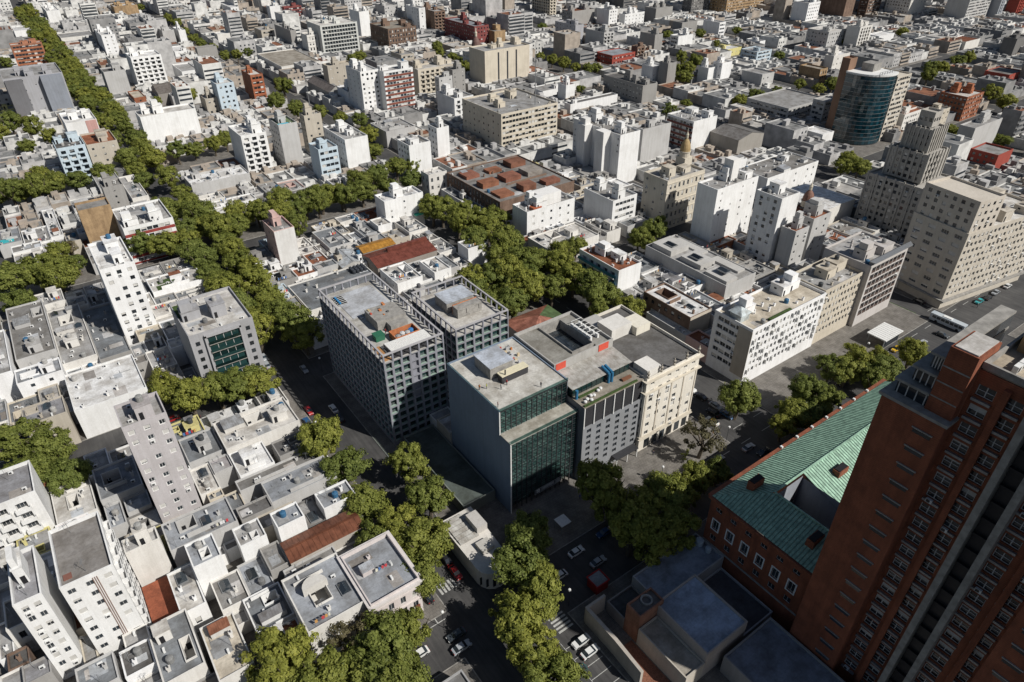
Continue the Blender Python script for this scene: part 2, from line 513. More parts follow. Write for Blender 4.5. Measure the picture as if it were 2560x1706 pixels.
def roofkit(root, x0, y0, x1, y1, z, rng, wall, tall, level=2, clear=None):
    W, D = x1 - x0, y1 - y0
    used = list(clear or [])
    def spot(w, d, tries=14, edge=.5):
        for _ in range(tries):
            if W - w - 2 * edge <= 0 or D - d - 2 * edge <= 0: return None
            x = x0 + edge + rng.random() * (W - w - 2 * edge); y = y0 + edge + rng.random() * (D - d - 2 * edge)
            if all(x + w + .25 < a or x > c + .25 or y + d + .25 < b or y > e + .25 for a, b, c, e in used):
                used.append((x, y, x + w, y + d)); return x, y
        return None
    def housing(w, d, h):
        s = spot(w, d)
        if not s: return
        x, y = s
        b = MB(); b.box(x, y, z, x + w, y + d, z + h, 0, False); b.box(x - .15, y - .15, z + h, x + w + .15, y + d + .15, z + h + .16, 1)
        b.box(x + .5, y - .012, z, x + 1.35, y - .003, z + 2.0, 2)
        b.box(x - .012, y + d * .5, z + h * .5, x - .003, y + d * .5 + .9, z + h * .5 + .6, 2)
        ob('stair_housing', b.mesh('stair_housing', ['plaster', 'roof', 'dark']), root, col=wall)
        if tall and rng.random() < .55:
            w2, d2, h2 = w * .62, d * .7, 1.6 + rng.random() * 1.2
            b = MB(); b.box(x + .2, y + .2, z + h + .161, x + .2 + w2, y + .2 + d2, z + h + .16 + h2, 0)
            ob('tank_room', b.mesh('tank_room', ['plaster']), root, col=wall)
        elif rng.random() < .6:
            ob('water_tank', tank_mesh(), root, (x + w / 2, y + d / 2, z + h + .161), rng.random() * 6, rng.choice(TANKC))
    A = W * D
    if tall:
        housing(min(W * .42, 4 + rng.random() * 2), min(D * .45, 4 + rng.random() * 2.5), 2.8 + rng.random() * 1.6)
        if A > 180: housing(min(W * .3, 4 + rng.random() * 3), min(D * .35, 3.5 + rng.random() * 2), 2.5 + rng.random())
        if A > 420: housing(min(W * .3, 5), min(D * .3, 5), 2.6)
    elif A > 45 and rng.random() < .5:
        housing(min(W * .4, 2.6 + rng.random() * 2), min(D * .4, 2.6 + rng.random() * 2.4), 2.3 + rng.random() * .8)
    if level < 1: return
    for _ in range(min(4, int(A / 45 + rng.random() * 1.5)) if level > 0 else 0):
        w, d = min(W * .6, rng.uniform(1.6, 5.5)), min(D * .6, rng.uniform(1.6, 5.0))
        x, y = x0 + rng.random() * (W - w), y0 + rng.random() * (D - d)
        if all(x + w < a or x > c or y + d < b or y > e for a, b, c, e in used):
            zz = z + .012 + .008 * _
            b = MB(); b.box(x, y, z + .001, x + w, y + d, zz, 0, False); q = rng.uniform(.2, .62); t = rng.uniform(-.03, .03)
            ob('roof_patch', b.mesh('roof_patch', ['roof']), root, col=(q + t, q, q - t))
    if W > 4 and D > 4:
        for _ in range(int(rng.random() * 2.6)):
            x, y = x0 + rng.random() * (W - 3.5), y0 + rng.random() * D * .9
            b = MB(); b.box(x, y, z + .06, x + rng.uniform(1.5, 3.4), y + .09, z + .15); b.box(x, y + .1, z + .06, x + .09, y + .1 + min(D * .09, 1.5), z + .15)
            ob('pipe_run', b.mesh('pipe_run', ['metal']), root)
    k = A / 70.0
    for _ in range(min(3, int(k * .3 + rng.random() * 1.1))):
        s = spot(1.6, 1.6)
        if s: ob('water_tank', tank_mesh(), root, (s[0] + .8, s[1] + .8, z), rng.random() * 6, rng.choice(TANKC))
    for _ in range(min(6, int(k * .9 + rng.random() * 1.6))):
        s = spot(1.0, .5)
        if s: ob('air_conditioner', ac_mesh(), root, (s[0], s[1], z), rng.choice((0, 0, math.pi / 2)))
    for _ in range(min(5, int(k * .7 + rng.random() * 1.6))):
        s = spot(.9, .9)
        if s: ob('chimney', vent_mesh(), root, (s[0] + .45, s[1] + .45, z), 0, wall, (1, 1, .6 + rng.random() * .7))
    if level > 1:
        if not tall and rng.random() < .6:
            for _ in range(1 + int(rng.random() * 1.5)):
                s = spot(2.4, 3.4)
                if s: ob('skylight', sky_mesh(), root, (s[0] + 1.2, s[1] + 1.7, z), 0)
        for _ in range(0 if tall else 1 + int(rng.random() * 1.6)):
            w, d = 2.2 + rng.random() * 3.4, 2.0 + rng.random() * 3.0
            s = spot(w, d)
            if s:
                c = rng.choice(((.42, .44, .47), (.36, .37, .38), (.28, .12, .07), (.5, .5, .5), (.24, .24, .25)))
                ob('roof_sheet', sheet_mesh(9), root, (s[0], s[1], z + 1.5), 0, c, (w, d, .8)); b = MB(); b.box(s[0] + .1, s[1] + .12, z, s[0] + w - .1, s[1] + d - .12, z + 1.4); ob('lean_to', b.mesh('lean_to', ['plaster']), root, col=tuple(q * .85 for q in wall))
        if not tall and A > 50 and rng.random() < .4:
            s = spot(3.6, .4)
            if s:
                for q in range(5):
                    b = MB(); b.box(s[0] + q * .7, s[1], z + .75, s[0] + q * .7 + rng.uniform(.35, .62), s[1] + .03, z + 1.7)
                    ob('laundry', b.mesh('laundry', ['paint']), root, col=rng.choice(((.7, .7, .7), (.5, .06, .07), (.08, .18, .42), (.65, .62, .5), (.1, .1, .12), (.55, .3, .1))))
                b = MB(); b.box(s[0] - .05, s[1] - .02, z, s[0], s[1] + .05, z + 1.75); b.box(s[0] + 3.5, s[1] - .02, z, s[0] + 3.55, s[1] + .05, z + 1.75); b.box(s[0] - .05, s[1] + .005, z + 1.71, s[0] + 3.55, s[1] + .025, z + 1.73)
                ob('clothes_line', b.mesh('clothes_line', ['metal']), root)
        if rng.random() < .75:
            s = spot(.5, .5)
            if s: ob('antenna', ant_mesh(), root, (s[0], s[1], z), rng.random() * 3)
        if not tall and A > 60 and rng.random() < .8:      # low dividing walls on the terrace
            s = spot(W * .55, .22, 10)
            if s:
                b = MB(); b.box(s[0], s[1], z, s[0] + W * .55, s[1] + .2, z + .7 + rng.random() * .8)
                ob('terrace_wall', b.mesh('terrace_wall', ['plaster']), root, col=wall)
LAND = []          # (x, y, short phrase)
WALLS = {'K': 'brick', 'T': 'brick', 'N': 'brick', 'E': 'brick'}
def building(bid, box, wall, roof, S, V, label, cat='building', name='apartment_building', ph=.8, rz=0.0, kit=2, fr=None, group=None, seed=None, base_open=0.0, wcol=None, clear=None, tall=None, extras=None, well=None):
    x0, y0, x1, y1, h = box
    rng = random.Random(seed if seed is not None else bid)
    cx, cy = (x0 + x1) / 2, (y0 + y1) / 2
    root = empty(name, (cx, cy, 0), label, cat, group, rz)
    a0, b0, a1, b1 = x0 - cx, y0 - cy, x1 - cx, y1 - cy
    wc = wcol or C3[wall]
    _k = .93 + .11 * rng.random(); wc = tuple(min(.84, c * _k) for c in wc)
    D = dist(cx, cy)
    near = D < 330
    fr = fr or ('w' if rng.random() < .62 else 'd')
    side = 'W' if x0 > -3 else 'E'
    sty = {'S': S, side: V}
    mb = MB(); far = MB()
    zt = h - ph
    for f, (O, u, W) in FACES(a0, b0, a1, b1).items():
        k = sty.get(f, '.')
        cols, rows = grid(W, .3, zt, STY[k], .7, base_open) if k in STY else ([], [])
        dep = .9 if k == 'b' else (1.1 if k == 'g' else .2)
        mask = None
        if k in 'sach' and cols and rng.random() < .7:
            mask = [[rng.random() > (.12 if k == 'a' else .3) for _ in cols] for _ in rows]
        facade(mb, O, u, W, 0, zt, cols, rows, dep, mask)
        if cols: put_windows(root, O, u, cols, rows, dep, rng, near, fr, far, .12 if k == 'g' else .30 if k in 'bo' else .45, .14 if k in 'aA' else .05, mask)
        iv = (-u[1], u[0]); ang = math.atan2(u[1], u[0])
        if k == 'b' and cols:
            kind = 0 if rng.random() < .75 else 1
            for (c, d) in rows:
                for (a, b) in cols:
                    w = b - a + .8
                    if near: ob('balcony', balcony_mesh(w, kind), root, (O[0] + u[0] * (a - .4), O[1] + u[1] * (a - .4), c - .05), ang, wc)
                    else:
                        p = lambda t, e, z: (O[0] + u[0] * t - iv[0] * e, O[1] + u[1] * t - iv[1] * e, z)
                        far.quad(p(a - .4, .9, c - .2), p(b + .4, .9, c - .2), p(b + .4, .9, c + .8), p(a - .4, .9, c + .8), 0)
                        far.quad(p(a - .4, .9, c), p(b + .4, .9, c), p(b + .4, .01, c), p(a - .4, .01, c), 0)
        if k == 'R' and cols:
            bc = extras or C3['K']
            edges = [.25] + [r[1] for r in rows]
            for j, r in enumerate(rows):
                zb = edges[j] if j else max(.4, r[0] - 1.25); zt2 = r[0] - .04
                zb = max(zb, r[0] - 1.3) + .04
                b = MB()
                ox, oy = O[0] - iv[0] * .10, O[1] - iv[1] * .10
                q = [(ox + u[0] * .05, oy + u[1] * .05), (ox + u[0] * (W - .05), oy + u[1] * (W - .05))]
                q += [(q[1][0] + iv[0] * .095, q[1][1] + iv[1] * .095), (q[0][0] + iv[0] * .095, q[0][1] + iv[1] * .095)]
                b.prism(q, zb, zt2)
                ob('spandrel_band', b.mesh('spandrel_band', ['brick']), root, col=bc)
        if k == 'o' and cols:
            for j, r in enumerate(rows):
                zz = r[1] + .55
                if zz > zt - .3: continue
                q = [(O[0] - iv[0] * .28 + u[0] * .02, O[1] - iv[1] * .28 + u[1] * .02), (O[0] - iv[0] * .28 + u[0] * (W - .02), O[1] - iv[1] * .28 + u[1] * (W - .02))]
                q += [(q[1][0] + iv[0] * .275, q[1][1] + iv[1] * .275), (q[0][0] + iv[0] * .275, q[0][1] + iv[1] * .275)]
                b = MB(); b.prism(q, zz, zz + .25)
                ob('cornice', b.mesh('cornice', ['plaster']), root, col=wc)
    ob('wall', mb.mesh('wall', [WALLS.get(wall, 'plaster')]), root, col=wc)
    if far.f:
        o = ob('window_rows', far.mesh('window_rows', ['plaster', 'glass', 'blind']), root, col=wc); o['kind'] = 'stuff'
    pm = MB().ring(a0 - .004, b0 - .004, a1 + .004, b1 + .004, zt, h, .28)
    ob('parapet', pm.mesh('parapet', [WALLS.get(wall, 'plaster')]), root, col=wc)
    rm = MB(); zr = zt - .02
    p0, q0, p1, q1 = a0 + .05, b0 + .05, a1 - .05, b1 - .05
    clear = list(clear or [])
    if well is None: well = h < 12 and (a1 - a0) > 6.5 and (b1 - b0) > 6.5 and D < 420 and rng.random() < .6
    if well:
        ww_, wd_ = min(4.5, (a1 - a0) * rng.uniform(.22, .42)), min(6.0, (b1 - b0) * rng.uniform(.22, .42))
        wx = rng.uniform(p0 + .8, p1 - ww_ - .8); wy = rng.uniform(q0 + .8, q1 - wd_ - .8); zd = zr - min(3.6, h - 1.2)
        rm.quad((p0, q0, zr), (p1, q0, zr), (p1, wy, zr), (p0, wy, zr)); rm.quad((p0, wy + wd_, zr), (p1, wy + wd_, zr), (p1, q1, zr), (p0, q1, zr))
        rm.quad((p0, wy, zr), (wx, wy, zr), (wx, wy + wd_, zr), (p0, wy + wd_, zr)); rm.quad((wx + ww_, wy, zr), (p1, wy, zr), (p1, wy + wd_, zr), (wx + ww_, wy + wd_, zr))
        wm = MB(); c4 = [(wx, wy), (wx + ww_, wy), (wx + ww_, wy + wd_), (wx, wy + wd_)]
        for i in range(4):
            j = (i + 1) % 4; wm.quad((*c4[j], zd), (*c4[i], zd), (*c4[i], zr), (*c4[j], zr))
        wm.quad(*[(*c, zd) for c in c4])
        wm.ring(wx - .16, wy - .16, wx + ww_ + .16, wy + wd_ + .16, zr + .003, zr + .55, .155)
        wm.box(wx + .6, wy + wd_ - .03, zd, wx + 1.5, wy + wd_ - .01, zd + 2.0, 1)
        ob('light_well', wm.mesh('light_well', ['plaster', 'dark']), root, col=wc)
        clear.append((wx - .2, wy - .2, wx + ww_ + .2, wy + wd_ + .2))
    else:
        rm.quad((p0, q0, zr), (p1, q0, zr), (p1, q1, zr), (p0, q1, zr))
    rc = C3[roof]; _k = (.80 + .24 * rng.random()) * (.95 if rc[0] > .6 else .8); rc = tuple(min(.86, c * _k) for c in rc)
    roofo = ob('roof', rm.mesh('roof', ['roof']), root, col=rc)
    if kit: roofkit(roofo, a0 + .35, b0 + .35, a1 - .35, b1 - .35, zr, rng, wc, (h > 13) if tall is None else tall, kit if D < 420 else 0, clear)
    LAND.append((cx, cy, label.split(',')[0]))
    return root
# ---------------------------------------------------------------- ground, roads
g = MB(); g.quad((-700, -300, 0), (2200, -300, 0), (2200, 2600, 0), (-700, 2600, 0))
struct(ob('ground', g.mesh('ground', ['asphalt'])))
YB = [(95, 172), (191, 275), (292, 377), (394, 490), (508, 596), (613, 700), (717, 805), (822, 912), (929, 1030), (1047, 1140), (1157, 1260)]
XLO = [(-70, 36.5), (55, 128), (155, 236), (252, 331), (349, 430), (447, 530), (547, 640), (657, 745), (760, 850)]
XHI = [(-20, 36.5), (55, 154), (172, 258), (275, 366), (384, 466), (484, 562), (580, 662), (680, 762), (780, 862), (880, 960)]
BLOCKS = []
for j, (b0, b1) in enumerate(YB):
    for i, (a0, a1) in enumerate(XLO if j < 2 else XHI):
        BLOCKS.append((a0, 84.0 if (j == 0 and i == 0) else b0, a1, b1))
SWK = 3.4
def pavement(x0, y0, x1, y1, name='pavement'):
    b = MB(); b.box(x0, y0, .001, x1, y1, .13, 0, False)
    k = MB(); k.ring(x0 - .22, y0 - .22, x1 + .22, y1 + .22, .001, .15, .21)
    o = struct(ob(name, b.mesh(name, ['pave'])))
    q = ob('kerb', k.mesh('kerb', ['conc']), o)
    return o
for (a0, b0, a1, b1) in BLOCKS:
    pavement(a0 - SWK, 79.0 if (b0 == 95 and a0 > 50) else b0 - SWK, a1 + SWK, b1 + SWK)
pavement(60.8, -10, 236, 64.5)
pavement(252, -10, 420, 58)
pavement(21, 52, 37, 69)
def stripe(x0, y0, x1, y1, z=.006, mat='line', name='road_marking'):
    b = MB(); b.quad((x0, y0, z), (x1, y0, z), (x1, y1, z), (x0, y1, z))
    return struct(ob(name, b.mesh(name, [mat])))
for i in range(9):      # zebra crossing south of the crossroads
    stripe(56.2, 61.9 + i * .9, 60.0, 62.35 + i * .9)
for i in range(6): stripe(41.0 + i * .9, 84.5, 41.5 + i * .9, 87.2)
for y in (47.5, 50.3, 52.9, 55.6, 58.4): stripe(55.0, y, 60.2, y + .13)
stripe(54.9, 47.5, 55.0, 61.2)
for x in range(62, 330, 9): stripe(x, 76.9, x + 4, 77.06)
for x in range(62, 330, 9): stripe(x + 3, 82.2, x + 7, 82.36)
stripe(128, 80.4, 128.4, 88); stripe(153.5, 70, 154, 88)
for y in range(96, 172, 7): stripe(140.8, y, 140.95, y + 3)
for x in (237, 238.4, 239.8): stripe(x, 84, x + .5, 104, .006, 'grass', 'bike_lane_marking')
stripe(36.6, 79.2, 36.8, 86.0); stripe(32.5, 79.0, 38.6, 79.2)
b = MB(); b.quad((62.2, 40, .137), (67.4, 40, .137), (67.4, 52, .137), (62.2, 52, .137))
struct(ob('brick_paving', b.mesh('brick_paving', [mat_simple('brick_paving', (.27, .115, .07), .85, var=.3, scale=4)])))

def pbox(root, name, x0, y0, z0, x1, y1, z1, mat='plaster', col=None):
    b = MB(); b.box(x0, y0, z0, x1, y1, z1)
    return ob(name, b.mesh(name, [mat]), root, col=col)
# ---------------------------------------------------------------- dark gridded towers
GREY = (.265, .27, .305)
def checker(box, nx, ny, nz, label, frm, ztop=2.7):
    x0, y0, x1, y1, h = box
    cx, cy = (x0 + x1) / 2, (y0 + y1) / 2
    root = empty('gridded_tower', (cx, cy, 0), label, 'building')
    a0, b0, a1, b1 = x0 - cx, y0 - cy, x1 - cx, y1 - cy
    zr = h - ztop
    rng = random.Random(label)
    mb = MB(); z0 = 1.2; fh = (zr - z0) / nz
    for f, (O, u, W) in FACES(a0, b0, a1, b1).items():
        n = nx if f in 'SN' else ny
        if f in 'EN':
            facade(mb, O, u, W, 0, zr, [], [], .5); continue
        sp = W / n; pier = .62
        cols = [(i * sp + pier / 2, (i + 1) * sp - pier / 2) for i in range(n)]
        rows = [(z0 + j * fh + .25, z0 + (j + 1) * fh - .25) for j in range(nz)]
        facade(mb, O, u, W, 0, zr, cols, rows, .75)
        rz = math.atan2(u[1], u[0]); iv = (-u[1], u[0])
        for j, (c, d) in enumerate(rows):
            for i, (a, b) in enumerate(cols):
                solid = f == 'S' and i == frm and j > 4
                w, hh = b - a, d - c
                def mk(w=w, hh=hh, solid=solid):
                    q = MB()
                    if solid: q.box(0, 0, 0, w, .1, hh, 3)
                    else:
                        q.quad((0, 0, 0), (w, 0, 0), (w, 0, hh), (0, 0, hh), 1)
                        q.box(w * .48, -.05, 0, w * .48 + .07, -.004, hh, 0); q.box(0, -.05, hh * .72, w * .48, -.004, hh * .72 + .06, 0); q.box(w * .48 + .07, -.05, hh * .72, w, -.004, hh * .72 + .06, 0)
                        q.box(.01, -.74, .004, w - .01, -.06, .03, 2)
                    return q.mesh('window', ['dframe', 'teal', 'sill_green', 'plaster'])
                me = cached(('chk', round(w, 2), round(hh, 2), solid), mk)
                ob('window', me, root, (O[0] + u[0] * a + iv[0] * .75, O[1] + u[1] * a + iv[1] * .75, c), rz, GREY)
    ob('frame_wall', mb.mesh('frame_wall', ['plaster']), root, col=GREY)
    # open crown: posts carrying a ring beam
    bm_ = MB().ring(a0 - .01, b0 - .01, a1 + .01, b1 + .01, h - .35, h, .5)
    bm_.ring(a0 + .0, b0 + .0, a1 - .0, b1 - .0, h - .352, h - .351, .5)
    ob('crown_beam', bm_.mesh('crown_beam', ['plaster']), root, col=(.42, .41, .42))
    for f, (O, u, W) in FACES(a0, b0, a1, b1).items():
        n = nx if f in 'SN' else ny
        iv = (-u[1], u[0])
        for i in range(n):
            px, py = O[0] + u[0] * (i * W / n), O[1] + u[1] * (i * W / n)
            q = [(px, py), (px + u[0] * .42, py + u[1] * .42)]
            q += [(q[1][0] + iv[0] * .42, q[1][1] + iv[1] * .42), (q[0][0] + iv[0] * .42, q[0][1] + iv[1] * .42)]
            b = MB(); b.prism(q, zr, h - .353)
            ob('crown_post', b.mesh('crown_post', ['plaster']), root, col=GREY)
    rm = MB(); rm.quad((a0 + .05, b0 + .05, zr - .01), (a1 - .05, b0 + .05, zr - .01), (a1 - .05, b1 - .05, zr - .01), (a0 + .05, b1 - .05, zr - .01))
    ob('roof', rm.mesh('roof', ['roof']), root, col=(.52, .51, .48))
    LAND.append((cx, cy, label.split(',')[0]))
    return root, zr, (a0, b0, a1, b1)
MT['sill_green'] = mat_simple('glazed_sill', (.30, .40, .34), .4)
ORANGE = (.50, .17, .06)
rt1, zr, (a0, b0, a1, b1) = checker((55, 133.5, 73, 175.5, 31), 7, 17, 11, 'dark-gridded tower, tallest of the two with an unfinished roof terrace', 3)
pbox(rt1, 'plant_room', -3.2, -6.5, zr, 5.6, 1.5, zr + 3.0, 'conc')
pbox(rt1, 'plant_room', -.6, -9.4, zr, 4.5, -6.51, zr + 2.3, 'conc')
pbox(rt1, 'roof_membrane', -6.0, 3.5, zr, 6.5, 18.5, zr + .12, 'roof', (.50, .52, .55))
b = MB().ring(-2.0, -14.8, 5.2, -10.6, zr, zr + 1.9, .2)
ob('brick_enclosure', b.mesh('brick_enclosure', ['brick']), rt1, col=(.55, .2, .08))
for x, y, c in ((-.6, -13.3, (.3, .3, .3)), (1, -12.6, (.55, .55, .55)), (2.4, -13, (.45, .45, .45)), (3.7, -12.4, (.05, .2, .45)), (4.0, 3.0, (.04, .2, .45)), (-1.0, 2.6, (.05, .2, .4))):
    ob('water_tank', tank_mesh(), rt1, (x, y, zr + .13), 0, c)
b = MB(); b.box(-6.0, -11.0, zr, -3.4, -8.6, zr + 1.7); b.box(-6.1, -11.1, zr + 1.7, -3.3, -8.5, zr + 1.8)
ob('green_container', b.mesh('green_container', ['paint']), rt1, col=(.03, .14, .08))
for i in range(11):
    pbox(rt1, 'pergola_slat', -5.6, b0 + .9 + i * .5, zr + 1.5, 6.4, b0 + 1.1 + i * .5, zr + 1.7, 'white')
pbox(rt1, 'pergola_shade_floor', -5.7, b0 + .75, zr, 6.5, b0 + 6.3, zr + .05, 'dmetal')
pbox(rt1, 'pergola_beam', -5.8, b0 + .7, zr + 1.25, -5.6, b0 + 6.2, zr + 1.49, 'dmetal')
pbox(rt1, 'pergola_beam', 6.4, b0 + .7, zr + 1.25, 6.6, b0 + 6.2, zr + 1.49, 'dmetal')
for x in (-5.8, 6.4):
    for y in (b0 + .8, b0 + 5.9): pbox(rt1, 'pergola_post', x, y, zr, x + .18, y + .18, zr + 1.249, 'dmetal')
pbox(rt1, 'deck_boards', -8.2, b0 + .9, zr, -6.2, b0 + 8, zr + .15, 'paint', (.42, .22, .09))
pbox(rt1, 'roof_opening', -6.5, 12.4, zr + .121, -3.5, 18.0, zr + .16, 'dark')
for i in range(6): pbox(rt1, 'opening_bar', -6.6, 12.5 + i, zr + .17, -3.4, 12.6 + i, zr + .25, 'white')
pbox(rt1, 'blue_sheet', -5.9, 13.0, zr + .165, -5.4, 17.2, zr + .6, 'paint', (.04, .22, .45))
for i in range(14):
    rng = random.Random(i)
    x, y = rng.uniform(-6, 7), rng.uniform(-9, 4); s = rng.uniform(.3, .8)
    pbox(rt1, 'building_material', x, y, zr + 3.01 if (-3 < x < 5 and -6 < y < 1) else zr + .13, x + s, y + s * rng.uniform(.5, 2), (zr + 3.01 if (-3 < x < 5 and -6 < y < 1) else zr + .13) + rng.uniform(.15, .5), 'paint', rng.choice(((.45, .08, .05), (.5, .4, .25), (.1, .1, .1), (.5, .5, .5), (.5, .2, .08))))
rt2, zr, (a0, b0, a1, b1) = checker((80.5, 140, 99, 166, 25.5), 6, 9, 8, 'dark-gridded block, lower of the two with a pale roof cube', 99)
pbox(rt2, 'roof_cube', -4.5, -.5, zr, 5.0, 6.5, zr + 3.4, 'conc')
pbox(rt2, 'roof_cube_cap', -4.7, -.7, zr + 3.401, 5.2, 6.7, zr + 3.55, 'roof', (.5, .54, .6))
b = MB(); O = (-3.5, -5.0)
facade(b, O, (1, 0), 8.5, zr, zr + 3.2, [(.8, 3.2), (4.3, 7.6)], [(zr + 1.0, zr + 2.6)], .2)
b.box(-3.5, -4.8, zr, 5.0, -2.2, zr + 3.19)
ob('unfinished_wall', b.mesh('unfinished_wall', ['conc']), rt2)
pbox(rt2, 'brick_course', -3.5, -2.19, zr, 5.0, -1.95, zr + 3.4, 'brick', (.6, .25, .12))
pbox(rt2, 'roof_screed', a0 + .6, b0 + .6, zr, a1 - .6, b1 - .6, zr + .06, 'roof', (.58, .56, .52))

# ---------------------------------------------------------------- glass building
def curtain_mat():
    m, nt, p = nodes('curtain_glass')
    oi = N(nt, 'ShaderNodeObjectInfo')
    r = ramp(nt, oi.outputs['Random'], 0, 1, (.58, .74, .73), (.88, .96, .94))
    p.inputs['Base Color'].default_value = (.01, .03, .03, 1)
    p.inputs['Roughness'].default_value = .04
    p.inputs['Specular IOR Level'].default_value = .8
    t = N(nt, 'ShaderNodeBsdfTransparent')
    nt.links.new(r.outputs[0], t.inputs[0])
    mx = N(nt, 'ShaderNodeMixShader'); mx.inputs[0].default_value = .78
    nt.links.new(p.outputs[0], mx.inputs[1]); nt.links.new(t.outputs[0], mx.inputs[2])
    nt.links.new(mx.outputs[0], nt.nodes['Material Output'].inputs[0])
    return m
MT['curtain'] = curtain_mat()
def glass_building():
    x0, x1, y0, y2, y1, zl, h = 67.0, 87.6, 94.6, 99.0, 122.0, 23.0, 30.0
    cx, cy = (x0 + x1) / 2, (y0 + y1) / 2
    root = empty('glass_office_building', (cx, cy, 0), 'glass-fronted office with a slate blue blind side, pale roof with workers', 'building')
    a0, a1, c0, c2, c1 = x0 - cx, x1 - cx, y0 - cy, y2 - cy, y1 - cy
    slate = (.19, .24, .31)
    b = MB()
    b.prism([(a0, c0 - .1), (a0 + .35, c0 - .1), (a0 + .35, c1), (a0, c1)], 0, zl)
    b.prism([(a0, c2 - .1), (a0 + .35, c2 - .1), (a0 + .35, c1), (a0, c1)], zl + .002, h + .3)
    b.box(a0 + .351, c1 - .4, 0, a1, c1, h + .3); b.box(a1 - .35, c0, 0, a1, c1 - .401, zl); b.box(a1 - .35, c2, zl + .003, a1, c1 - .401, h + .3)
    ob('side_wall', b.mesh('side_wall', ['plaster']), root, col=slate)
    pbox(root, 'white_edge', a0 - .06, c0 - .28, 0, a0 + .2, c0 - .105, zl, 'white')
    pbox(root, 'white_edge', a0 - .06, c2 - .28, zl + .05, a0 + .2, c2 - .105, h, 'white')
    nf = 8
    for k in range(1, nf + 1):
        z = zl * k / nf
        pbox(root, 'floor_slab', a0 + .36, c0 + .5, z - .35, a1 - .36, c1 - 1, z - .02 if k < nf else z - .3, 'floor_pale')
    for k in (1, 2):
        z = zl + 7 * k / 2
        pbox(root, 'floor_slab', a0 + .36, c2 + .5, z - .3, a1 - .36, c1 - 1, z - .05, 'floor_pale')
    pbox(root, 'core_wall', a0 + 1, c0 + 7, 0, a1 - 1, c0 + 7.3, zl - .35, 'floor_pale')
    pbox(root, 'core_wall', a0 + 1, c2 + 6, zl, a1 - 1, c2 + 6.3, h - .3, 'floor_pale')
    n = 13; w = (a1 - a0 - .7) / n
    for i in range(n + 1):
        x = a0 + .35 + i * w
        pbox(root, 'mullion', x - .09, c0 - .2, .5, x + .09, c0 + .06, zl, 'dframe')
        pbox(root, 'mullion', x - .09, c2 - .2, zl + .3, x + .09, c2 + .06, h - .2, 'dframe')
    def pane(w, hh):
        def mk():
            b = MB(); b.box(.05, 0, .03, w - .05, .03, hh - .03); b.box(.0, -.05, hh - .07, w, .05, hh + .05, 1); b.box(.05, -.02, hh * .45, w - .05, .04, hh * .45 + .06, 1)
            return b.mesh('glass_pane', ['curtain', 'dframe'])
        return cached(('cp', round(w, 2), round(hh, 2)), mk)
    nr = 14; ph = (zl - 2.6) / nr
    for j in range(nr):
        for i in range(n):
            ob('glass_pane', pane(w, ph), root, (a0 + .35 + i * w, c0 - .05, 2.3 + j * ph))
    for j in range(4):
        for i in range(n):
            ob('glass_pane', pane(w, 1.62), root, (a0 + .35 + i * w, c2 - .05, zl + .25 + j * 1.63))
    pbox(root, 'terrace', a0 + .1, c0 - .1, zl + .003, a1 - .1, c2 - .15, zl + .25, 'roof', (.50, .48, .42))
    b = MB(); b.box(a0 + .1, c0 - .16, zl + .26, a1 - .1, c0 - .11, zl + 1.2); ob('glass_balustrade', b.mesh('glass_balustrade', ['curtain']), root)
    b = MB(); b.box(a0 + .1, c2 - .22, h + .02, a1 - .1, c2 - .17, h + 1.0); b.box(a0 - .05, c2 - .1, h + .31, a0 + .0, c1, h + 1.0); ob('glass_balustrade', b.mesh('glass_balustrade', ['curtain']), root)
    b = MB(); b.quad((a0 + .3, c2 - .1, h), (a1 - .3, c2 - .1, h), (a1 - .3, c1 - .3, h), (a0 + .3, c1 - .3, h)); ob('roof', b.mesh('roof', ['roof']), root, col=(.60, .585, .54))
    pbox(root, 'roof_edge', a0 + .1, c2 - .165, h - .35, a1 - .1, c2 - .101, h + .1, 'dmetal')
    pbox(root, 'plant_room', -5.0, 1.8, h + .005, 1.6, 8.8, h + 3.4, 'conc')
    pbox(root, 'plant_room_cap', -5.25, 1.55, h + 3.401, 1.85, 9.05, h + 3.6, 'roof', (.55, .60, .68))
    pbox(root, 'dark_cabin', -3.6, -1.2, h + .005, 4.2, .6, h + 2.0, 'dmetal')
    pbox(root, 'cabin_roof', -3.7, -1.35, h + 2.001, 4.3, .9, h + 2.2, 'paint', (.70, .64, .46))
    pbox(root, 'flue', -2.6, -1.0, h + 2.201, -2.35, -.75, h + 3.6, 'dmetal')
    for i in range(16):
        r = random.Random(i + 40); x = r.uniform(3.2, 6.5); y = 2.5 + i * .55
        pbox(root, 'building_material', x, y, h + .005, x + r.uniform(.4, 1.1), y + r.uniform(.3, .5), h + r.uniform(.3, 1.0), 'paint', r.choice(((.45, .06, .04), (.55, .45, .3), (.5, .18, .05), (.15, .15, .16), (.5, .5, .52), (.4, .4, .4))))
    # banner over the entrance: dark board with a four-pane emblem and lines of small print
    bx, bz = a0 + 7.3, 2.15
    pbox(root, 'banner', bx, c0 - .34, bz, bx + 8.6, c0 - .26, bz + 1.7, 'dframe')
    t = MB(); y = c0 - .35
    def bar(x0, z0, x1, z1): t.box(bx + x0, y - .006, bz + z0, bx + x1, y + .005, bz + z1)
    for x in (.02, 2.0, 6.6, 8.5): bar(x, .02, x + .07, 1.68)
    bar(.1, 1.6, 8.5, 1.66); bar(.1, .03, 8.5, .08)
    for x in (.55, 1.1):
        for z in (.35, .95): bar(x, z, x + .42, z + .48)
    r = random.Random(3)
    for z, hh in ((1.12, .22), (.78, .2), (.45, .16)):
        x = 2.4
        while x < 6.2:
            w2 = r.uniform(.08, .22); bar(x, z, x + w2, z + hh); x += w2 + .08
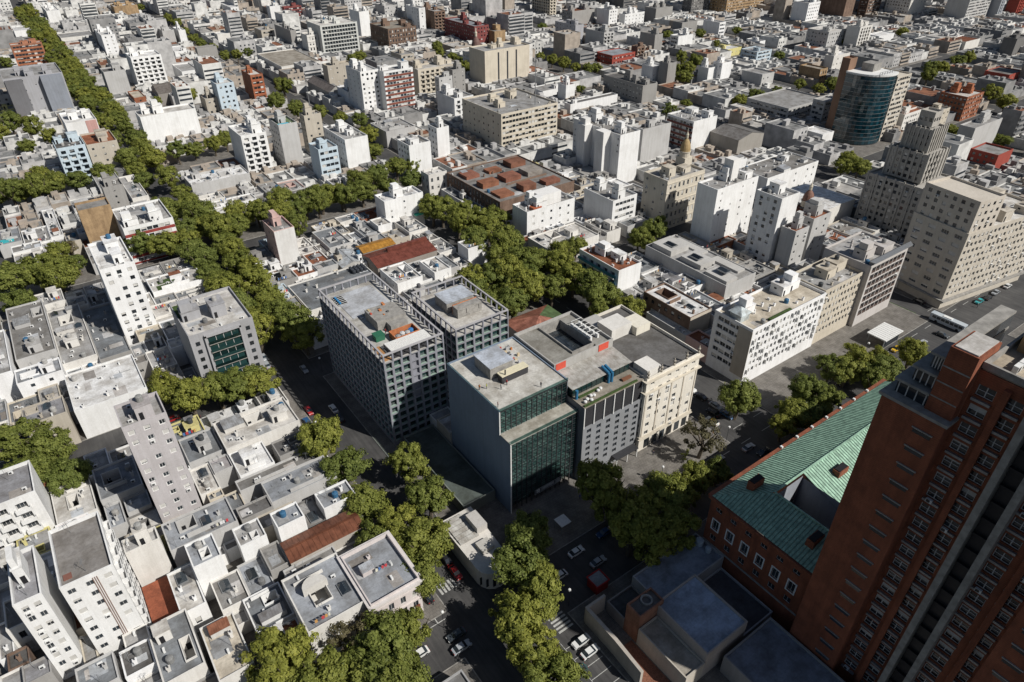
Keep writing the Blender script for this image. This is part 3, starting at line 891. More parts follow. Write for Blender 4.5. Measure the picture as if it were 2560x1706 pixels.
    for z in (1.2, .9, .6, .3): bar(6.9, z, 8.2, z + .1)
    ob('banner_print', t.mesh('banner_print', ['white']), root)
    LAND.append((cx, cy, 'glass-fronted office'))
MT['floor_pale'] = mat_simple('pale_floor', (.60, .63, .60), .7, var=.3, scale=.6)
glass_building()
# ---------------------------------------------------------------- grey hotel with louvres
def hotel():
    x0, y0, x1, y1, h = 87.8, 92.6, 107.8, 122, 25.0
    cx, cy = (x0 + x1) / 2, (y0 + y1) / 2
    root = empty('hotel', (cx, cy, 0), 'grey hotel with dark louvre bays and blue roof pipes, beside the glass office', 'hotel')
    a0, b0, a1, b1 = x0 - cx, y0 - cy, x1 - cx, y1 - cy
    gm = (.26, .27, .285)
    mb = MB(); W = a1 - a0
    cols = [(1.3 + i * 3.25, 2.75 + i * 3.25) for i in range(6)]; rows = [(4.2 + j * 2.0, 5.45 + j * 2.0) for j in range(7)]
    facade(mb, (a0, b0), (1, 0), W, 0, 18.4, cols, rows, .25)
    for j, r in enumerate(rows):
        for i, c in enumerate(cols): ob('window', win_mesh(c[1] - c[0], r[1] - r[0], 0, 'd'), root, (a0 + c[0], b0 + .25, r[0]))
    for f in 'WEN':
        O, u, w = FACES(a0, b0, a1, b1)[f]; facade(mb, O, u, w, 0, 25, [], [], .2)
    mb.quad((a0, b0 + 1.0, 18.4), (a1, b0 + 1.0, 18.4), (a1, b0 + 1.0, 25), (a0, b0 + 1.0, 25))
    mb.quad((a0, b0, 18.4), (a1, b0, 18.4), (a1, b0 + 1, 18.4), (a0, b0 + 1, 18.4))
    ob('wall', mb.mesh('wall', ['plaster']), root, col=gm)
    for i in range(7): pbox(root, 'fin', a0 + .02 + i * (W - .3) / 6, b0 - .12, 18.42, a0 + .28 + i * (W - .3) / 6, b0 + .95, 24.9, 'white')
    for i in range(6):
        for j in range(12): pbox(root, 'louvre', a0 + .3 + i * (W - .3) / 6, b0 + .1, 18.7 + j * .5, a0 + (i + 1) * (W - .3) / 6, b0 + .42, 18.95 + j * .5, 'dmetal')
    pbox(root, 'terrace_deck', a0, b0 - .05, 24.905, a1, b0 + 5.2, 25.1, 'roof', (.34, .31, .26))
    pbox(root, 'planting', a0 + .3, b0 + .2, 25.11, a1 - 2, b0 + .7, 25.5, 'grass'); pbox(root, 'planting', a0 + 1.5, b0 + 3.6, 25.11, a0 + 8, b0 + 4.2, 25.45, 'grass')
    for x, y in ((1.5, 1.5), (2.6, 2.0), (4.2, 2.5), (5.0, 2.2), (7.0, 3.0), (8.1, 3.3), (3.3, 1.2)):
        m = cached('pot', lambda: MB().lathe([(.25, 0), (.42, .3), (.45, .5), (.36, .7), (.1, .75)], 10).mesh('planter_pot', ['white']))
        ob('planter_pot', m, root, (a0 + x, b0 + y, 25.11))
    pbox(root, 'planter_box', a1 - 5.2, b0 + 2.2, 25.11, a1 - 2.2, b0 + 3.0, 25.7, 'paint', (.2, .09, .05))
    pbox(root, 'glazed_floor', a0 + .3, b0 + 5.21, 25.0, a1 - .3, b0 + 12.0, 27.6, 'teal')
    for i in range(13): pbox(root, 'mullion', a0 + .3 + i * 1.6, b0 + 5.12, 25.11, a0 + .38 + i * 1.6, b0 + 5.2, 27.6, 'dframe')
    for i in range(15): ob('roof_sheet', sheet_mesh(4), root, (a0 + i * W / 15, b0 + 4.7, 27.75), 0, (.50, .49, .46), (W / 15, 7.3, 1.4))
    pbox(root, 'back_block', a0 + .05, b0 + 12.01, 25.0, a1 - .05, b1 - .05, 28.0, 'conc')
    b = MB().ring(a0 + .1, b0 + 12.05, a1 - .1, b1 - .1, 28.001, 31.0, .35); ob('parapet', b.mesh('parapet', ['plaster']), root, col=(.42, .41, .39))
    pbox(root, 'red_panel', a0 + .5, b0 + 11.9, 28.9, a0 + 3.7, b0 + 12.04, 30.9, 'paint', (.62, .09, .055)); pbox(root, 'red_panel', a1 - 5.2, b0 + 11.9, 28.9, a1 - 1.8, b0 + 12.04, 30.9, 'paint', (.62, .09, .055))
    b = MB().ring(a0 + 7.5, b0 + 14, a0 + 15, b1 - 1.2, 28.001, 30.7, .3); ob('roof_pit_wall', b.mesh('roof_pit_wall', ['conc']), root)
    for i in range(4):
        for j in range(8): pbox(root, 'solar_panel', a0 + 8.2 + i * 1.6, b0 + 14.6 + j * 1.6, 28.01, a0 + 9.7 + i * 1.6, b0 + 16.1 + j * 1.6, 28.12, 'glass')
    pbox(root, 'roof_slab', a0 + .5, b0 + 13, 29.6, a0 + 7.45, b1 - .5, 30.1, 'roof', (.30, .29, .26))
    pbox(root, 'roof_slab', a0 + 15.1, b0 + 12.6, 29.6, a1 - .5, b1 - .5, 30.2, 'roof', (.30, .29, .26))
    for j in range(5):
        ob('air_conditioner', ac_mesh(), root, (a0 + 15.6, b0 + 15.5 + j * 1.7, 30.21), math.pi / 2, scale=(1.5, 1.5, 1.9)); ob('air_conditioner', ac_mesh(), root, (a0 + 18.0, b0 + 15.5 + j * 1.7, 30.21), math.pi / 2, scale=(1.3, 1.3, 1.7))
    for i in range(6): pbox(root, 'pipe_run', a0 + 15.4, b0 + 16 + i * 1.6, 31.7, a1 - .8, b0 + 16.1 + i * 1.6, 31.8, 'white')
    blue = (.03, .16, .30)
    for k, x in enumerate((11.6, 12.6)):
        m = MB(); m.cyl(0, 0, 0, 2.9, .38, 10)
        ob('blue_pipe', m.mesh('blue_pipe', ['paint']), root, (a0 + x, b0 + 4.2 - k * .1, 25.11), col=blue)
        o = ob('blue_pipe', m.mesh('blue_pipe', ['paint']), root, (a0 + x, b0 + 4.2 - k * .1, 28.0), col=blue); o.rotation_euler = (R(-78), 0, 0)
    m = MB(); m.cyl(0, 0, 0, 2.6, .38, 10); ob('blue_pipe', m.mesh('blue_pipe', ['paint']), root, (a0 + .8, b0 + 4.0, 25.11), col=blue)
    pbox(root, 'entrance_canopy', a0 + 11, b0 - 2.2, 3.0, a1 - 1, b0 - .05, 3.3, 'dmetal')
    for x in (11.1, 15, 18.6): pbox(root, 'canopy_post', a0 + x, b0 - 2.1, .131, a0 + x + .2, b0 - 1.9, 2.999, 'white')
    LAND.append((cx, cy, 'grey hotel with dark louvre bays'))
hotel()
# ---------------------------------------------------------------- cream corner building
rc = building('cream', (108.0, 91.6, 128.0, 122.4, 25.5), 'C', 'D', 'a', 'a', 'cream corner building with cornices and roof urns, right of the grey hotel', ph=.9, kit=0, base_open=4.2, fr='w', wcol=(.72, .68, .60))
for z, d in ((4.4, .5), (5.1, .3), (20.6, .7), (24.4, .8)):
    b = MB().ring(-10 - d, -15.4 - d, 10 + d, 15.4 + d, z, z + .3, d - .003); ob('cornice', b.mesh('cornice', ['plaster']), rc, col=(.60, .55, .46))
for i in range(5):
    pbox(rc, 'pilaster', -9.7 + i * 4.75, -15.55, 5.5, -9.3 + i * 4.75, -15.403, 20.5, 'plaster', (.60, .54, .45))
    m = cached('urn', lambda: MB().lathe([(.35, 0), (.35, .5), (.15, .7), (.4, 1.2), (.42, 1.5), (.12, 1.8), (.2, 2.1), (.02, 2.4)], 10).mesh('roof_urn', ['plaster']))
    ob('roof_urn', m, rc, (-9.5 + i * 4.75, -15.2, 25.51), 0, (.36, .33, .28))
pbox(rc, 'roof_room', -9.3, -14.6, 24.6, -4.5, -9.5, 27.2, 'plaster', (.74, .72, .68)); pbox(rc, 'roof_room', -5, 3.5, 24.6, 2.5, 9.5, 28.2, 'plaster', (.70, .68, .64)); pbox(rc, 'roof_room', 2.6, 1.5, 24.6, 8, 7.5, 27.2, 'plaster', (.74, .70, .60))
pbox(rc, 'roof_room', -9.3, 9, 24.6, -1, 14.6, 26.6, 'plaster', (.45, .44, .42))
for x in (-8, -5, -2, 1, 4, 7): pbox(rc, 'shop_window', x, -15.44, .5, x + 2, -15.405, 3.6, 'glass')
# ---------------------------------------------------------------- long white row on the avenue
r7 = building('L7a', (154.7, 94, 191.3, 108.2, 20.9), 'W', 'C', 'd', 'r', 'long white apartment slab, near end of the avenue row with a roof pavilion', ph=.9, kit=1, base_open=3.2, fr='w')
pbox(r7, 'panel_column', 18.35 - 36.75 - .06, -7.2, 3, 18.35 - 36.7, -2.2, 20, 'plaster', (.5, .45, .38))
b = MB(); b.box(-17.3, -1.6, 20, -13.2, 2.5, 22.6)
b.v += [(-17.8, -2.1, 22.6), (-12.7, -2.1, 22.6), (-12.7, 3, 22.6), (-17.8, 3, 22.6), (-15.25, .45, 24.2)]
n = len(b.v) - 5
for q in ((0, 1, 4), (1, 2, 4), (2, 3, 4), (3, 0, 4)): b.f.append(tuple(n + k for k in q)); b.m.append(0)
b.f.append((n + 3, n + 2, n + 1, n)); b.m.append(0)
ob('roof_pavilion', b.mesh('roof_pavilion', ['sheet']), r7, col=(.52, .58, .60))
pbox(r7, 'roof_planting', -9, -6.4, 19.99, 1.5, -5.4, 20.7, 'grass')
for i in range(12):
    for j in range(6):
        if (i * 7 + j * 3) % 4 < 2: pbox(r7, 'sun_blade', -17.4 + i * 3.05, -7.75, 4.4 + j * 2.75, -17.2 + i * 3.05, -7.105, 6.0 + j * 2.75, 'white')
building('L7b', (191.5, 94.4, 213.0, 108, 21.4), 'C', 'L', 'd', '.', 'beige apartment slab, middle of the avenue row between white and gridded slabs', ph=.9, kit=2, base_open=3.2)
r7c = building('L7c', (213.2, 92.6, 236.0, 110, 24.0), 'O', 'L', 'g', '.', 'gridded loggia slab, far end of the avenue row under a silver roof wing', ph=.7, kit=2, base_open=3.5, fr='d', wcol=(.55, .52, .50))
b = MB(); b.prism([(-11.3, -9.6), (12.2, -9.6), (14.2, -7.6), (-11.3, -7.6)], 25.2, 25.45); ob('roof_wing', b.mesh('roof_wing', ['metal']), r7c)
for x in (-10, -4, 2, 8): pbox(r7c, 'wing_post', x, -8.6, 24.005, x + .25, -8.35, 25.2, 'metal')
for i in range(8):
    for j in range(7): pbox(r7c, 'loggia_parapet', -10.9 + i * 2.75, -8.66, 4.1 + j * 2.8, -8.6 + i * 2.75, -8.5, 4.9 + j * 2.8, 'brick', (.13, .085, .07))
# ---------------------------------------------------------------- cream corner block across the side street
r19 = building('R19', (251, 77, 298, 98, 30.0), 'C', 'O', 'A', 't', 'tall cream corner block with a raised tower, right side of the avenue', rz=R(-9), ph=.9, kit=2, base_open=4.0, wcol=(.60, .55, .47), clear=[(-23.5, -10.5, -8, 10.5)])
def tier(root, name, x0, y0, x1, y1, z0, z1, col, S='a', V='a', near=True, roofc=(.5, .48, .45), seed=1):
    mb = MB(); far = MB(); rng = random.Random(seed)
    for f, (O, u, W) in FACES(x0, y0, x1, y1).items():
        k = {'S': S, 'W': V}.get(f, '.')
        cols, rows = grid(W, z0, z1, STY[k], .5) if k in STY else ([], [])
        facade(mb, O, u, W, z0, z1, cols, rows, .2)
        if cols: put_windows(root, O, u, cols, rows, .2, rng, near, 'd', far, .35, .03)
    mb.quad((x0, y0, z1), (x1, y0, z1), (x1, y1, z1), (x0, y1, z1))
    ob(name, mb.mesh(name, ['plaster']), root, col=col)
    if far.f:
        o = ob('window_rows', far.mesh('window_rows', ['plaster', 'glass', 'blind']), root, col=col); o['kind'] = 'stuff'
    b = MB(); b.ring(x0, y0, x1, y1, z1 + .003, z1 + .8, .3); ob('parapet', b.mesh('parapet', ['plaster']), root, col=col)
tier(r19, 'raised_tower', -23, -10, -9.5, 10.3, 29.12, 40.5, (.58, .53, .46))
b = MB(); b.ring(-24.8, -11.9, 24.6, 11.5, 3.6, 4.0, 1.3); ob('street_canopy', b.mesh('street_canopy', ['conc']), r19)
# ---------------------------------------------------------------- stepped art deco skyscraper
sk = empty('stepped_skyscraper', (300, 127, 0), 'stepped grey stone skyscraper with vertical ribs, behind the cream corner block', 'building')
CS = (.42, .40, .365)
tier(sk, 'tower_base', -12, -12, 12, 12, 0, 25, CS, 'A', 'A', True, seed=2)
tier(sk, 'tower_stage', -8, -8, 8, 8, 25.81, 37, CS, 'A', 'A', True, seed=3)
tier(sk, 'tower_stage', -5.5, -5.5, 5.5, 5.5, 37.81, 46, CS, 'd', 'd', True, seed=4)
tier(sk, 'tower_stage', -3, -3, 3, 3, 46.81, 52, CS, 'd', 'd', True, seed=5)
for z0, z1, w in ((25.82, 38.6, 8), (37.82, 47.6, 5.5), (0, 26.5, 12)):
    d = w
    for i in range(7):
        t = -w + i * 2 * w / 6
        pbox(sk, 'rib', t - .3, -d - .35, z0, t + .3, -d - .003, z1, 'plaster', CS)
        t = -d + i * 2 * d / 6
        pbox(sk, 'rib', -w - .35, t - .3, z0, -w - .003, t + .3, z1, 'plaster', CS)
LAND.append((300, 127, 'stepped grey stone skyscraper'))
# ---------------------------------------------------------------- teal glass cylinder tower
cy_ = empty('round_glass_tower', (400, 206, 0), 'teal glass tower with a rounded corner and tall brown fin', 'building')
pts = [(-12, 10)]
for k in range(15):
    a = math.pi + k / 14 * math.pi / 2 * 1.15
    pts.append((3 + 15 * math.cos(a), 5 + 15 * math.sin(a)))
pts += [(9, -8.5), (9, 10)]
b = MB(); b.prism(pts, 0, 38.5); ob('core', b.mesh('core', ['dframe']), cy_)
NFL = 17
for k in range(len(pts) - 3):
    (xa, ya), (xb, yb) = pts[k], pts[k + 1]
    w = math.hypot(xb - xa, yb - ya)
    if w < .2: continue
    ang = math.atan2(yb - ya, xb - xa)
    for j in range(NFL):
        def mk(w=w):
            q = MB(); q.box(.05, -.10, .06, w - .05, -.02, 2.1); q.box(0, -.16, 2.1, w, -.02, 2.25, 1); return q.mesh('glass_pane', ['blueglass', 'metal'])
        ob('glass_pane', cached(('cyp', round(w, 1)), mk), cy_, (xa, ya, .6 + j * 2.22), ang)
b = MB(); b.prism([(x * 1.02, y * 1.02) for x, y in pts], 38.501, 39.4); ob('roof_band', b.mesh('roof_band', ['white']), cy_)
tier(cy_, 'beige_wing', 9.05, -9, 24, 8, 0, 36, (.60, .55, .47), 'r', '.', False, seed=6)
tier(cy_, 'brown_fin', -11, 10.1, -4, 15, 0, 45, (.26, .16, .11), '.', '.', False, seed=7)
for i in range(7): pbox(cy_, 'roof_rail', -9 + i * 2.6, -7.6, 39.41, -8.8 + i * 2.6, -7.4, 41, 'metal')
pbox(cy_, 'roof_rail_bar', -9, -7.61, 41.001, 8.8, -7.39, 41.15, 'metal')
pbox(cy_, 'roof_block', -3, 0, 39.41, 5, 7, 43.5, 'conc')
LAND.append((400, 206, 'teal glass tower'))
# ---------------------------------------------------------------- red brick municipal tower and green copper roofs
BRK = (.31, .10, .05)
def municipal():
    tw = empty('brick_tower', (108, 14, 0), 'huge red brick tower with white window crosses, dark right edge of the view', 'tower')
    ox, oy = 108, 14
    L = lambda x, y: (x - ox, y - oy)
    def bx(name, x0, y0, z0, x1, y1, z1, mat='brick', col=BRK):
        return pbox(tw, name, x0 - ox, y0 - oy, z0, x1 - ox, y1 - oy, z1, mat, col)
    bx('brick_pier', 92, 23, 0, 116, 32.5, 67)
    bx('brick_pier', 92, -4.5, 0, 116, 5.0, 67)
    mb = MB(); cols = [(.6, 2.9), (4.1, 6.4), (11.6, 13.9), (15.1, 17.4)]; rows = [(5 + k * 3.35, 6.9 + k * 3.35) for k in range(21)]
    O = L(95, 23 - .003); u = (0, -1)
    facade(mb, O, u, 17.994, 0, 76, cols, rows, .35)
    mb.quad((*L(95, 5.003), 76), (*L(116, 5.003), 76), (*L(116, 22.997), 76), (*L(95, 22.997), 76))
    ob('window_wall', mb.mesh('window_wall', ['brick']), tw, col=BRK)
    def crossw(v):
        q = MB(); w, h = 2.3, 1.9
        if v: q.box(.1, .0, h * (.45 if v == 1 else .72), w - .1, .03, h - .1, 2)
        q.quad((0, .04, 0), (w, .04, 0), (w, .04, h), (0, .04, h), 1)
        for a, b_ in ((0, .1), (w / 2 - .07, w / 2 + .07), (w - .1, w)): q.box(a, -.05, 0, b_, .03, h, 0)
        for z in (0, h * .45, h - .1): q.box(.101, -.04, z, w / 2 - .071, .03, z + .1, 0); q.box(w / 2 + .071, -.04, z, w - .101, .03, z + .1, 0)
        return q.mesh('window', ['frame', 'glass', 'blind'])
    rq = random.Random(2)
    for r in rows:
        for c in cols:
            v = rq.choice((0, 0, 0, 1, 2)); ob('window', cached(('crossw', v), lambda: crossw(v)), tw, (O[0] + .35, O[1] - c[0], r[0]), -math.pi / 2)
            if rq.random() < .12: ob('air_conditioner', ac_mesh(), tw, (O[0] - .43, O[1] - c[0] - .4, r[0] - .72), -math.pi / 2)
            bx('window_sill', 94.6, 23 - c[1] - .1, r[0] - .75, 94.995, 23 - c[0] + .1, r[0] - .35, 'metal', None)
    for y in (18.9, 7.5): bx('brick_pilaster', 94.3, y - .45, 0, 94.993, y + .45, 75, 'brick')
    for y in (15.2, 12.0): bx('concrete_fin', 92.2, y - .5, 0, 94.99, y + .45, 76.5, 'conc', None)
    bx('dark_recess', 94.85, 12.46, 0, 94.99, 14.69, 76, 'dframe', None)
    for k in range(20): bx('recess_rail', 94.3, 12.5, 4 + k * 3.35, 94.8, 14.65, 4.3 + k * 3.35, 'dmetal', None)
    for k in range(17):
        z = 6 + k * 3.6
        for y0 in (24.2, .9):
            bx('slot_window', 91.93, y0, z, 91.997, y0 + 2.6, z + .75, 'glass', None); bx('slot_hood', 91.8, y0 - .2, z + .75, 91.998, y0 + 2.8, z + .95, 'metal', None)
    # stepped glazed floors on the pier
    bx('ledge', 91.6, 22.7, 67.002, 116.3, 32.9, 67.5, 'conc', None)
    for k in range(3):
        z = 67.51 + k * 2.9; s = 1.4 * k
        bx('glazed_floor', 93.5 + s * .4, 26.9, z, 115, 31.6 - s, z + 2.2, 'glass', None)
        for i in range(4): bx('glazed_mullion', 93.4 + s * .4, 27.2 + i * (31.2 - s - 27.2) / 3, z, 93.49 + s * .4, 27.35 + i * (31.2 - s - 27.2) / 3, z + 2.2, 'frame', None)
        bx('floor_edge', 92.9 + s * .4, 26.9, z + 2.201, 115.3, 32.0 - s, z + 2.6, 'conc', None)
    bx('roof_tower', 93, 23.1, 67.51, 99.5, 26.85, 78.5)
    for z in (70, 72.6, 75.2): bx('brick_course', 92.94, 23.2, z, 92.997, 26.8, z + .2, 'conc', None)
    bx('roof_tower_cap', 93.3, 23.4, 78.501, 99.2, 26.5, 78.7, 'roof', (.55, .53, .5))
    bx('roof_slab', 95.2, 5.2, 76.001, 115, 22.8, 76.3, 'roof', (.42, .36, .28))
    b = MB().ring(95 - ox, 5 - oy, 116 - ox, 23 - oy, 76.31, 77.3, .4); ob('parapet', b.mesh('parapet', ['conc']), tw)
    bx('roof_room', 103, 15, 76.31, 113, 22, 79.8, 'plaster', (.42, .29, .15))
    b = MB().ring(103 - ox, 15 - oy, 113 - ox, 22 - oy, 79.801, 80.5, .35); ob('roof_room_parapet', b.mesh('roof_room_parapet', ['plaster']), tw, col=(.42, .29, .15))
    for i in range(4): o = ob('air_conditioner', ac_mesh(), tw, (97 - ox + i * 1.6, 19.5 - oy, 76.31), 0, scale=(1.5, 1.6, 1.6))
    r = random.Random(5)
    for i in range(12): bx('roof_equipment', *(lambda x, y: (x, y, 76.31, x + r.uniform(.4, 1.4), y + r.uniform(.4, 1.2), 76.6 + r.uniform(.2, 1.4)))(r.uniform(97, 112), r.uniform(6, 14)), 'metal', None)
    LAND.append((100, 20, 'red brick tower'))
    # ---- lower wing with green copper roof
    gr = empty('copper_roof_wing', (130, 46, 0), 'red brick wing under a green copper roof round a courtyard, before the brick tower', 'building')
    gx, gy = 130, 46
    def gb(name, x0, y0, z0, x1, y1, z1, mat='brick', col=BRK): return pbox(gr, name, x0 - gx, y0 - gy, z0, x1 - gx, y1 - gy, z1, mat, col)
    mb = MB(); O = (95.3 - gx, 58.4 - gy); u = (0, -1); W = 25.5
    cols = [(1.6 + i * 3.9, 3.2 + i * 3.9) for i in range(6)]; rows = [(7.6, 9.4), (11.2, 14.0), (16.6, 17.9)]
    facade(mb, O, u, W, 0, 19.6, cols, rows, .3)
    for j, rr in enumerate(rows):
        for c in cols:
            ob('window', win_mesh(1.6, rr[1] - rr[0], 0, 'w'), gr, (O[0] + .3, O[1] - c[0], rr[0]), -math.pi / 2)
            if j == 1:
                b = MB(); t = .3
                for q in ((c[0] - t, rr[0] - t, c[0], rr[1] + t), (c[1], rr[0] - t, c[1] + t, rr[1] + t), (c[0], rr[1], c[1], rr[1] + t), (c[0], rr[0] - t, c[1], rr[0])):
                    b.box(O[0] - .08, O[1] - q[2], q[1], O[0] - .004, O[1] - q[0], q[3])
                ob('window_surround', b.mesh('window_surround', ['white']), gr)
    for f in ('N',): facade(mb, (165 - gx, 58.4 - gy), (-1, 0), 69.7, 0, 19.6, [], [], .2)
    mb.quad((95.3 - gx, 32.9 - gy, 0), (104 - gx, 32.9 - gy, 0), (104 - gx, 32.9 - gy, 19.6), (95.3 - gx, 32.9 - gy, 19.6))
    ob('wall', mb.mesh('wall', ['brick']), gr, col=BRK)
    for x0, y0, x1, y1 in ((94.8, 32.9, 95.29, 58.9), (95.3, 58.41, 165, 59.4)): gb('eaves', x0, y0, 19.3, x1, y1, 19.9)
    for x0, y0, x1, y1 in ((95.1, 32.9, 95.29, 58.3),): gb('string_course', x0, y0, 6.2, x1, y1, 6.6, 'conc', None)
    # courtyard walls
    cw = MB()
    cw.quad((104 - gx, 33 - gy, 8), (104 - gx, 49 - gy, 8), (104 - gx, 49 - gy, 23), (104 - gx, 33 - gy, 23)); cw.quad((104 - gx, 49 - gy, 8), (113.5 - gx, 49 - gy, 8), (113.5 - gx, 49 - gy, 23), (104 - gx, 49 - gy, 23))
    cw.quad((113.5 - gx, 49 - gy, 8), (113.5 - gx, 33 - gy, 8), (113.5 - gx, 33 - gy, 22.3), (113.5 - gx, 49 - gy, 22.3))
    ob('courtyard_wall', cw.mesh('courtyard_wall', ['plaster']), gr, col=(.30, .32, .36))
    gb('courtyard_floor', 104, 33, 7.8, 113.5, 49, 8.0, 'roof', (.3, .3, .3))
    for i in range(3): gb('courtyard_window', 106 + i * 2.4, 48.9, 15, 107.2 + i * 2.4, 48.98, 16.6, 'glass', None)
    def panel(p, q, r_, s):      # one copper sheet with a standing seam on its left edge
        b = MB(); b.quad(p, q, r_, s)
        p, q, r_, s = map(Vector, (p, q, r_, s)); d = (q - p).normalized() * .14; up = Vector((0, 0, .11))
        A = [p, p + d, s + d, s]; B = [x + up for x in A]
        b.quad(*map(tuple, B)); b.quad(tuple(A[0]), tuple(B[0]), tuple(B[3]), tuple(A[3])); b.quad(tuple(A[1]), tuple(A[2]), tuple(B[2]), tuple(B[1]))
        b.m = [0, 1, 1, 1]; ob('roof_panel', b.mesh('roof_panel', ['copper', 'seam']), gr)
    T = lambda x, y, z: (x - gx, y - gy, z)
    st = .8; x = 95.3
    while x < 164:          # north slope, cut by the hip at the west end
        xa, xb = x, min(x + st, 165)
        f = lambda t: 58.4 - 9.0 * min(1, max(0, (t - 95.3) / 8.4))
        zf = lambda t: 20 + 3.5 * min(1, max(0, (t - 95.3) / 8.4))
        panel(T(xb, 58.4, 20), T(xa, 58.4, 20), T(xa, f(xa), zf(xa)), T(xb, f(xb), zf(xb))); x += st
    y = 32.9
    while y < 58.3:         # west slope
        ya, yb = y, min(y + st, 58.4)
        f = lambda t: 103.7 - 8.4 * max(0, (t - 49.4) / 9.0)
        zf = lambda t: 23.5 - 3.5 * max(0, (t - 49.4) / 9.0)
        panel(T(95.3, yb, 20), T(95.3, ya, 20), T(f(ya), ya, zf(ya)), T(f(yb), yb, zf(yb))); y += st
    x = 113.5
    while x < 164:
        xa, xb = x, x + st
        f = lambda t: 49.4 - 13 * 1.0
        panel(T(xa, 36.4, 18.8), T(xb, 36.4, 18.8), T(xb, 49.39, 23.5), T(xa, 49.39, 23.5)); x += st
    gb('ridge_cap', 103.6, 49.2, 23.51, 165, 49.6, 23.75, 'copper', None); gb('ridge_cap', 103.5, 32.9, 23.51, 103.9, 49.19, 23.75, 'copper', None)
    for x, y, z in ((101.5, 53, 21.6), (98.8, 36.5, 21), (120, 44.5, 21)):
        gb('roof_dormer', x, y, z, x + 3.6, y + 1.7, z + 2.4); gb('dormer_cap', x + .2, y + .2, z + 2.401, x + 3.4, y + 1.5, z + 2.6, 'dark', None)
    for i in range(7): gb('parapet_light', 120 + i * 6, 58.6, 19.91, 120.5 + i * 6, 59.2, 20.4, 'white', None)
    LAND.append((110, 50, 'green copper roof'))
municipal()
def simple_house(bid, box, wc, rcol, label, mat='plaster', extra=None, ph=.5, name='low_building'):
    x0, y0, x1, y1, h = box
    cx, cy = (x0 + x1) / 2, (y0 + y1) / 2
    root = empty(name, (cx, cy, 0), label, 'building')
    b = MB(); a0, b0, a1, b1 = x0 - cx, y0 - cy, x1 - cx, y1 - cy
    for f, (O, u, W) in FACES(a0, b0, a1, b1).items(): facade(b, O, u, W, 0, h - ph, [], [], .2)
    ob('wall', b.mesh('wall', [mat]), root, col=wc)
    b = MB().ring(a0 - .004, b0 - .004, a1 + .004, b1 + .004, h - ph, h, .3); ob('parapet', b.mesh('parapet', [mat]), root, col=wc)
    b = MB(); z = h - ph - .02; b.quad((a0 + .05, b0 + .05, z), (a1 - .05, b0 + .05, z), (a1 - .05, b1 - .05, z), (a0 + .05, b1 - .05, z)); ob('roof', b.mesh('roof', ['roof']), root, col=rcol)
    if extra: extra(root, a0, b0, a1, b1, z)
    LAND.append((cx, cy, label.split(',')[0]))
    return root
def ex1(r, a0, b0, a1, b1, z):
    ob('water_tank', tank_mesh(), r, (a1 - 1.6, b1 - 2.5, z), 0, (.4, .46, .5), (1.3, 1.3, 1.2)); ob('water_tank', tank_mesh(), r, (a1 - 1.5, b1 - 5.0, z), 0, (.4, .46, .5))
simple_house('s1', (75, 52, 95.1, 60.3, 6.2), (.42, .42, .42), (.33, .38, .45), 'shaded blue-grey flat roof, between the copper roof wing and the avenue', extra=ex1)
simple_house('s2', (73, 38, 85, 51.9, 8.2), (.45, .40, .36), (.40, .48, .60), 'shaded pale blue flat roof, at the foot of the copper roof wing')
simple_house('s3', (67.6, 38, 72.9, 50.8, 5.4), (.48, .44, .38), (.40, .37, .32), 'narrow stained roof strip, half in sun near the bottom edge')
def ex2(r, a0, b0, a1, b1, z):
    m = MB().lathe([(1.3, 0), (1.3, .5), (.95, .5), (.9, .1)], 16, cap=False); ob('round_vent', m.mesh('round_vent', ['conc']), r, (.6, .3, z))
simple_house('s4', (67.7, 51, 74.5, 54.8, 9.0), (.40, .20, .13), (.16, .155, .15), 'brick stair head with a round vent, among the shaded roofs', 'brick', ex2)
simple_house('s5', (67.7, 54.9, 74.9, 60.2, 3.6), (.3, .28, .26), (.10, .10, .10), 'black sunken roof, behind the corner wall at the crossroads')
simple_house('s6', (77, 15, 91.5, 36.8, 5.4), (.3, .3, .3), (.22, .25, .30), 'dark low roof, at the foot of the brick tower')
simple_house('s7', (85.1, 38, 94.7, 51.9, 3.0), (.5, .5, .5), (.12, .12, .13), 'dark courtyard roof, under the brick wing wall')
w = MB(); w.prism([(61.6, 44), (62.3, 44), (62.9, 52), (62.9, 60.6), (62.1, 60.6), (62.1, 52)], 0, 5.0); w.prism([(62.1, 60.62), (67.6, 60.62), (67.6, 61.2), (62.3, 61.2)], 0, 5.0)
tag(ob('corner_wall', w.mesh('corner_wall', ['plaster']), col=(.46, .42, .37)), 'tall free-standing beige wall bending round the crossroads corner', 'wall')
simple_house('s8', (26, 52, 34, 65, 5.0), (.35, .35, .35), (.22, .22, .22), 'dark kiosk roof, cut by the bottom edge in the roadway')
# rounded corner shop in the fork
tp = [(49, 98), (49, 83)]
for k in range(9):
    a = math.pi + k / 8 * math.pi; tp.append((52.8 + 3.8 * math.cos(a), 82.5 + 3.8 * math.sin(a)))
tp += [(56.6, 83), (57.5, 98)]
tr = empty('corner_shop', (53, 88, 0), 'small pale corner shop with a rounded end, under the street trees', 'shop')
tp = [(x - 53, y - 88) for x, y in tp]
b = MB(); b.prism(tp, 0, 5.2, 0, 1); ob('wall', b.mesh('wall', ['plaster', 'roof']), tr, col=(.58, .56, .52))
b = MB(); b.prism([(x * 1.03, y * 1.02) for x, y in tp], 5.201, 5.5); ob('cornice', b.mesh('cornice', ['plaster']), tr, col=(.66, .63, .58))
for i in range(6): ob('roof_sheet', sheet_mesh(5), tr, (-3.6, 1.5 + i * 1.3, 5.7), 0, (.48, .47, .44), (5.0, 1.28, .6))
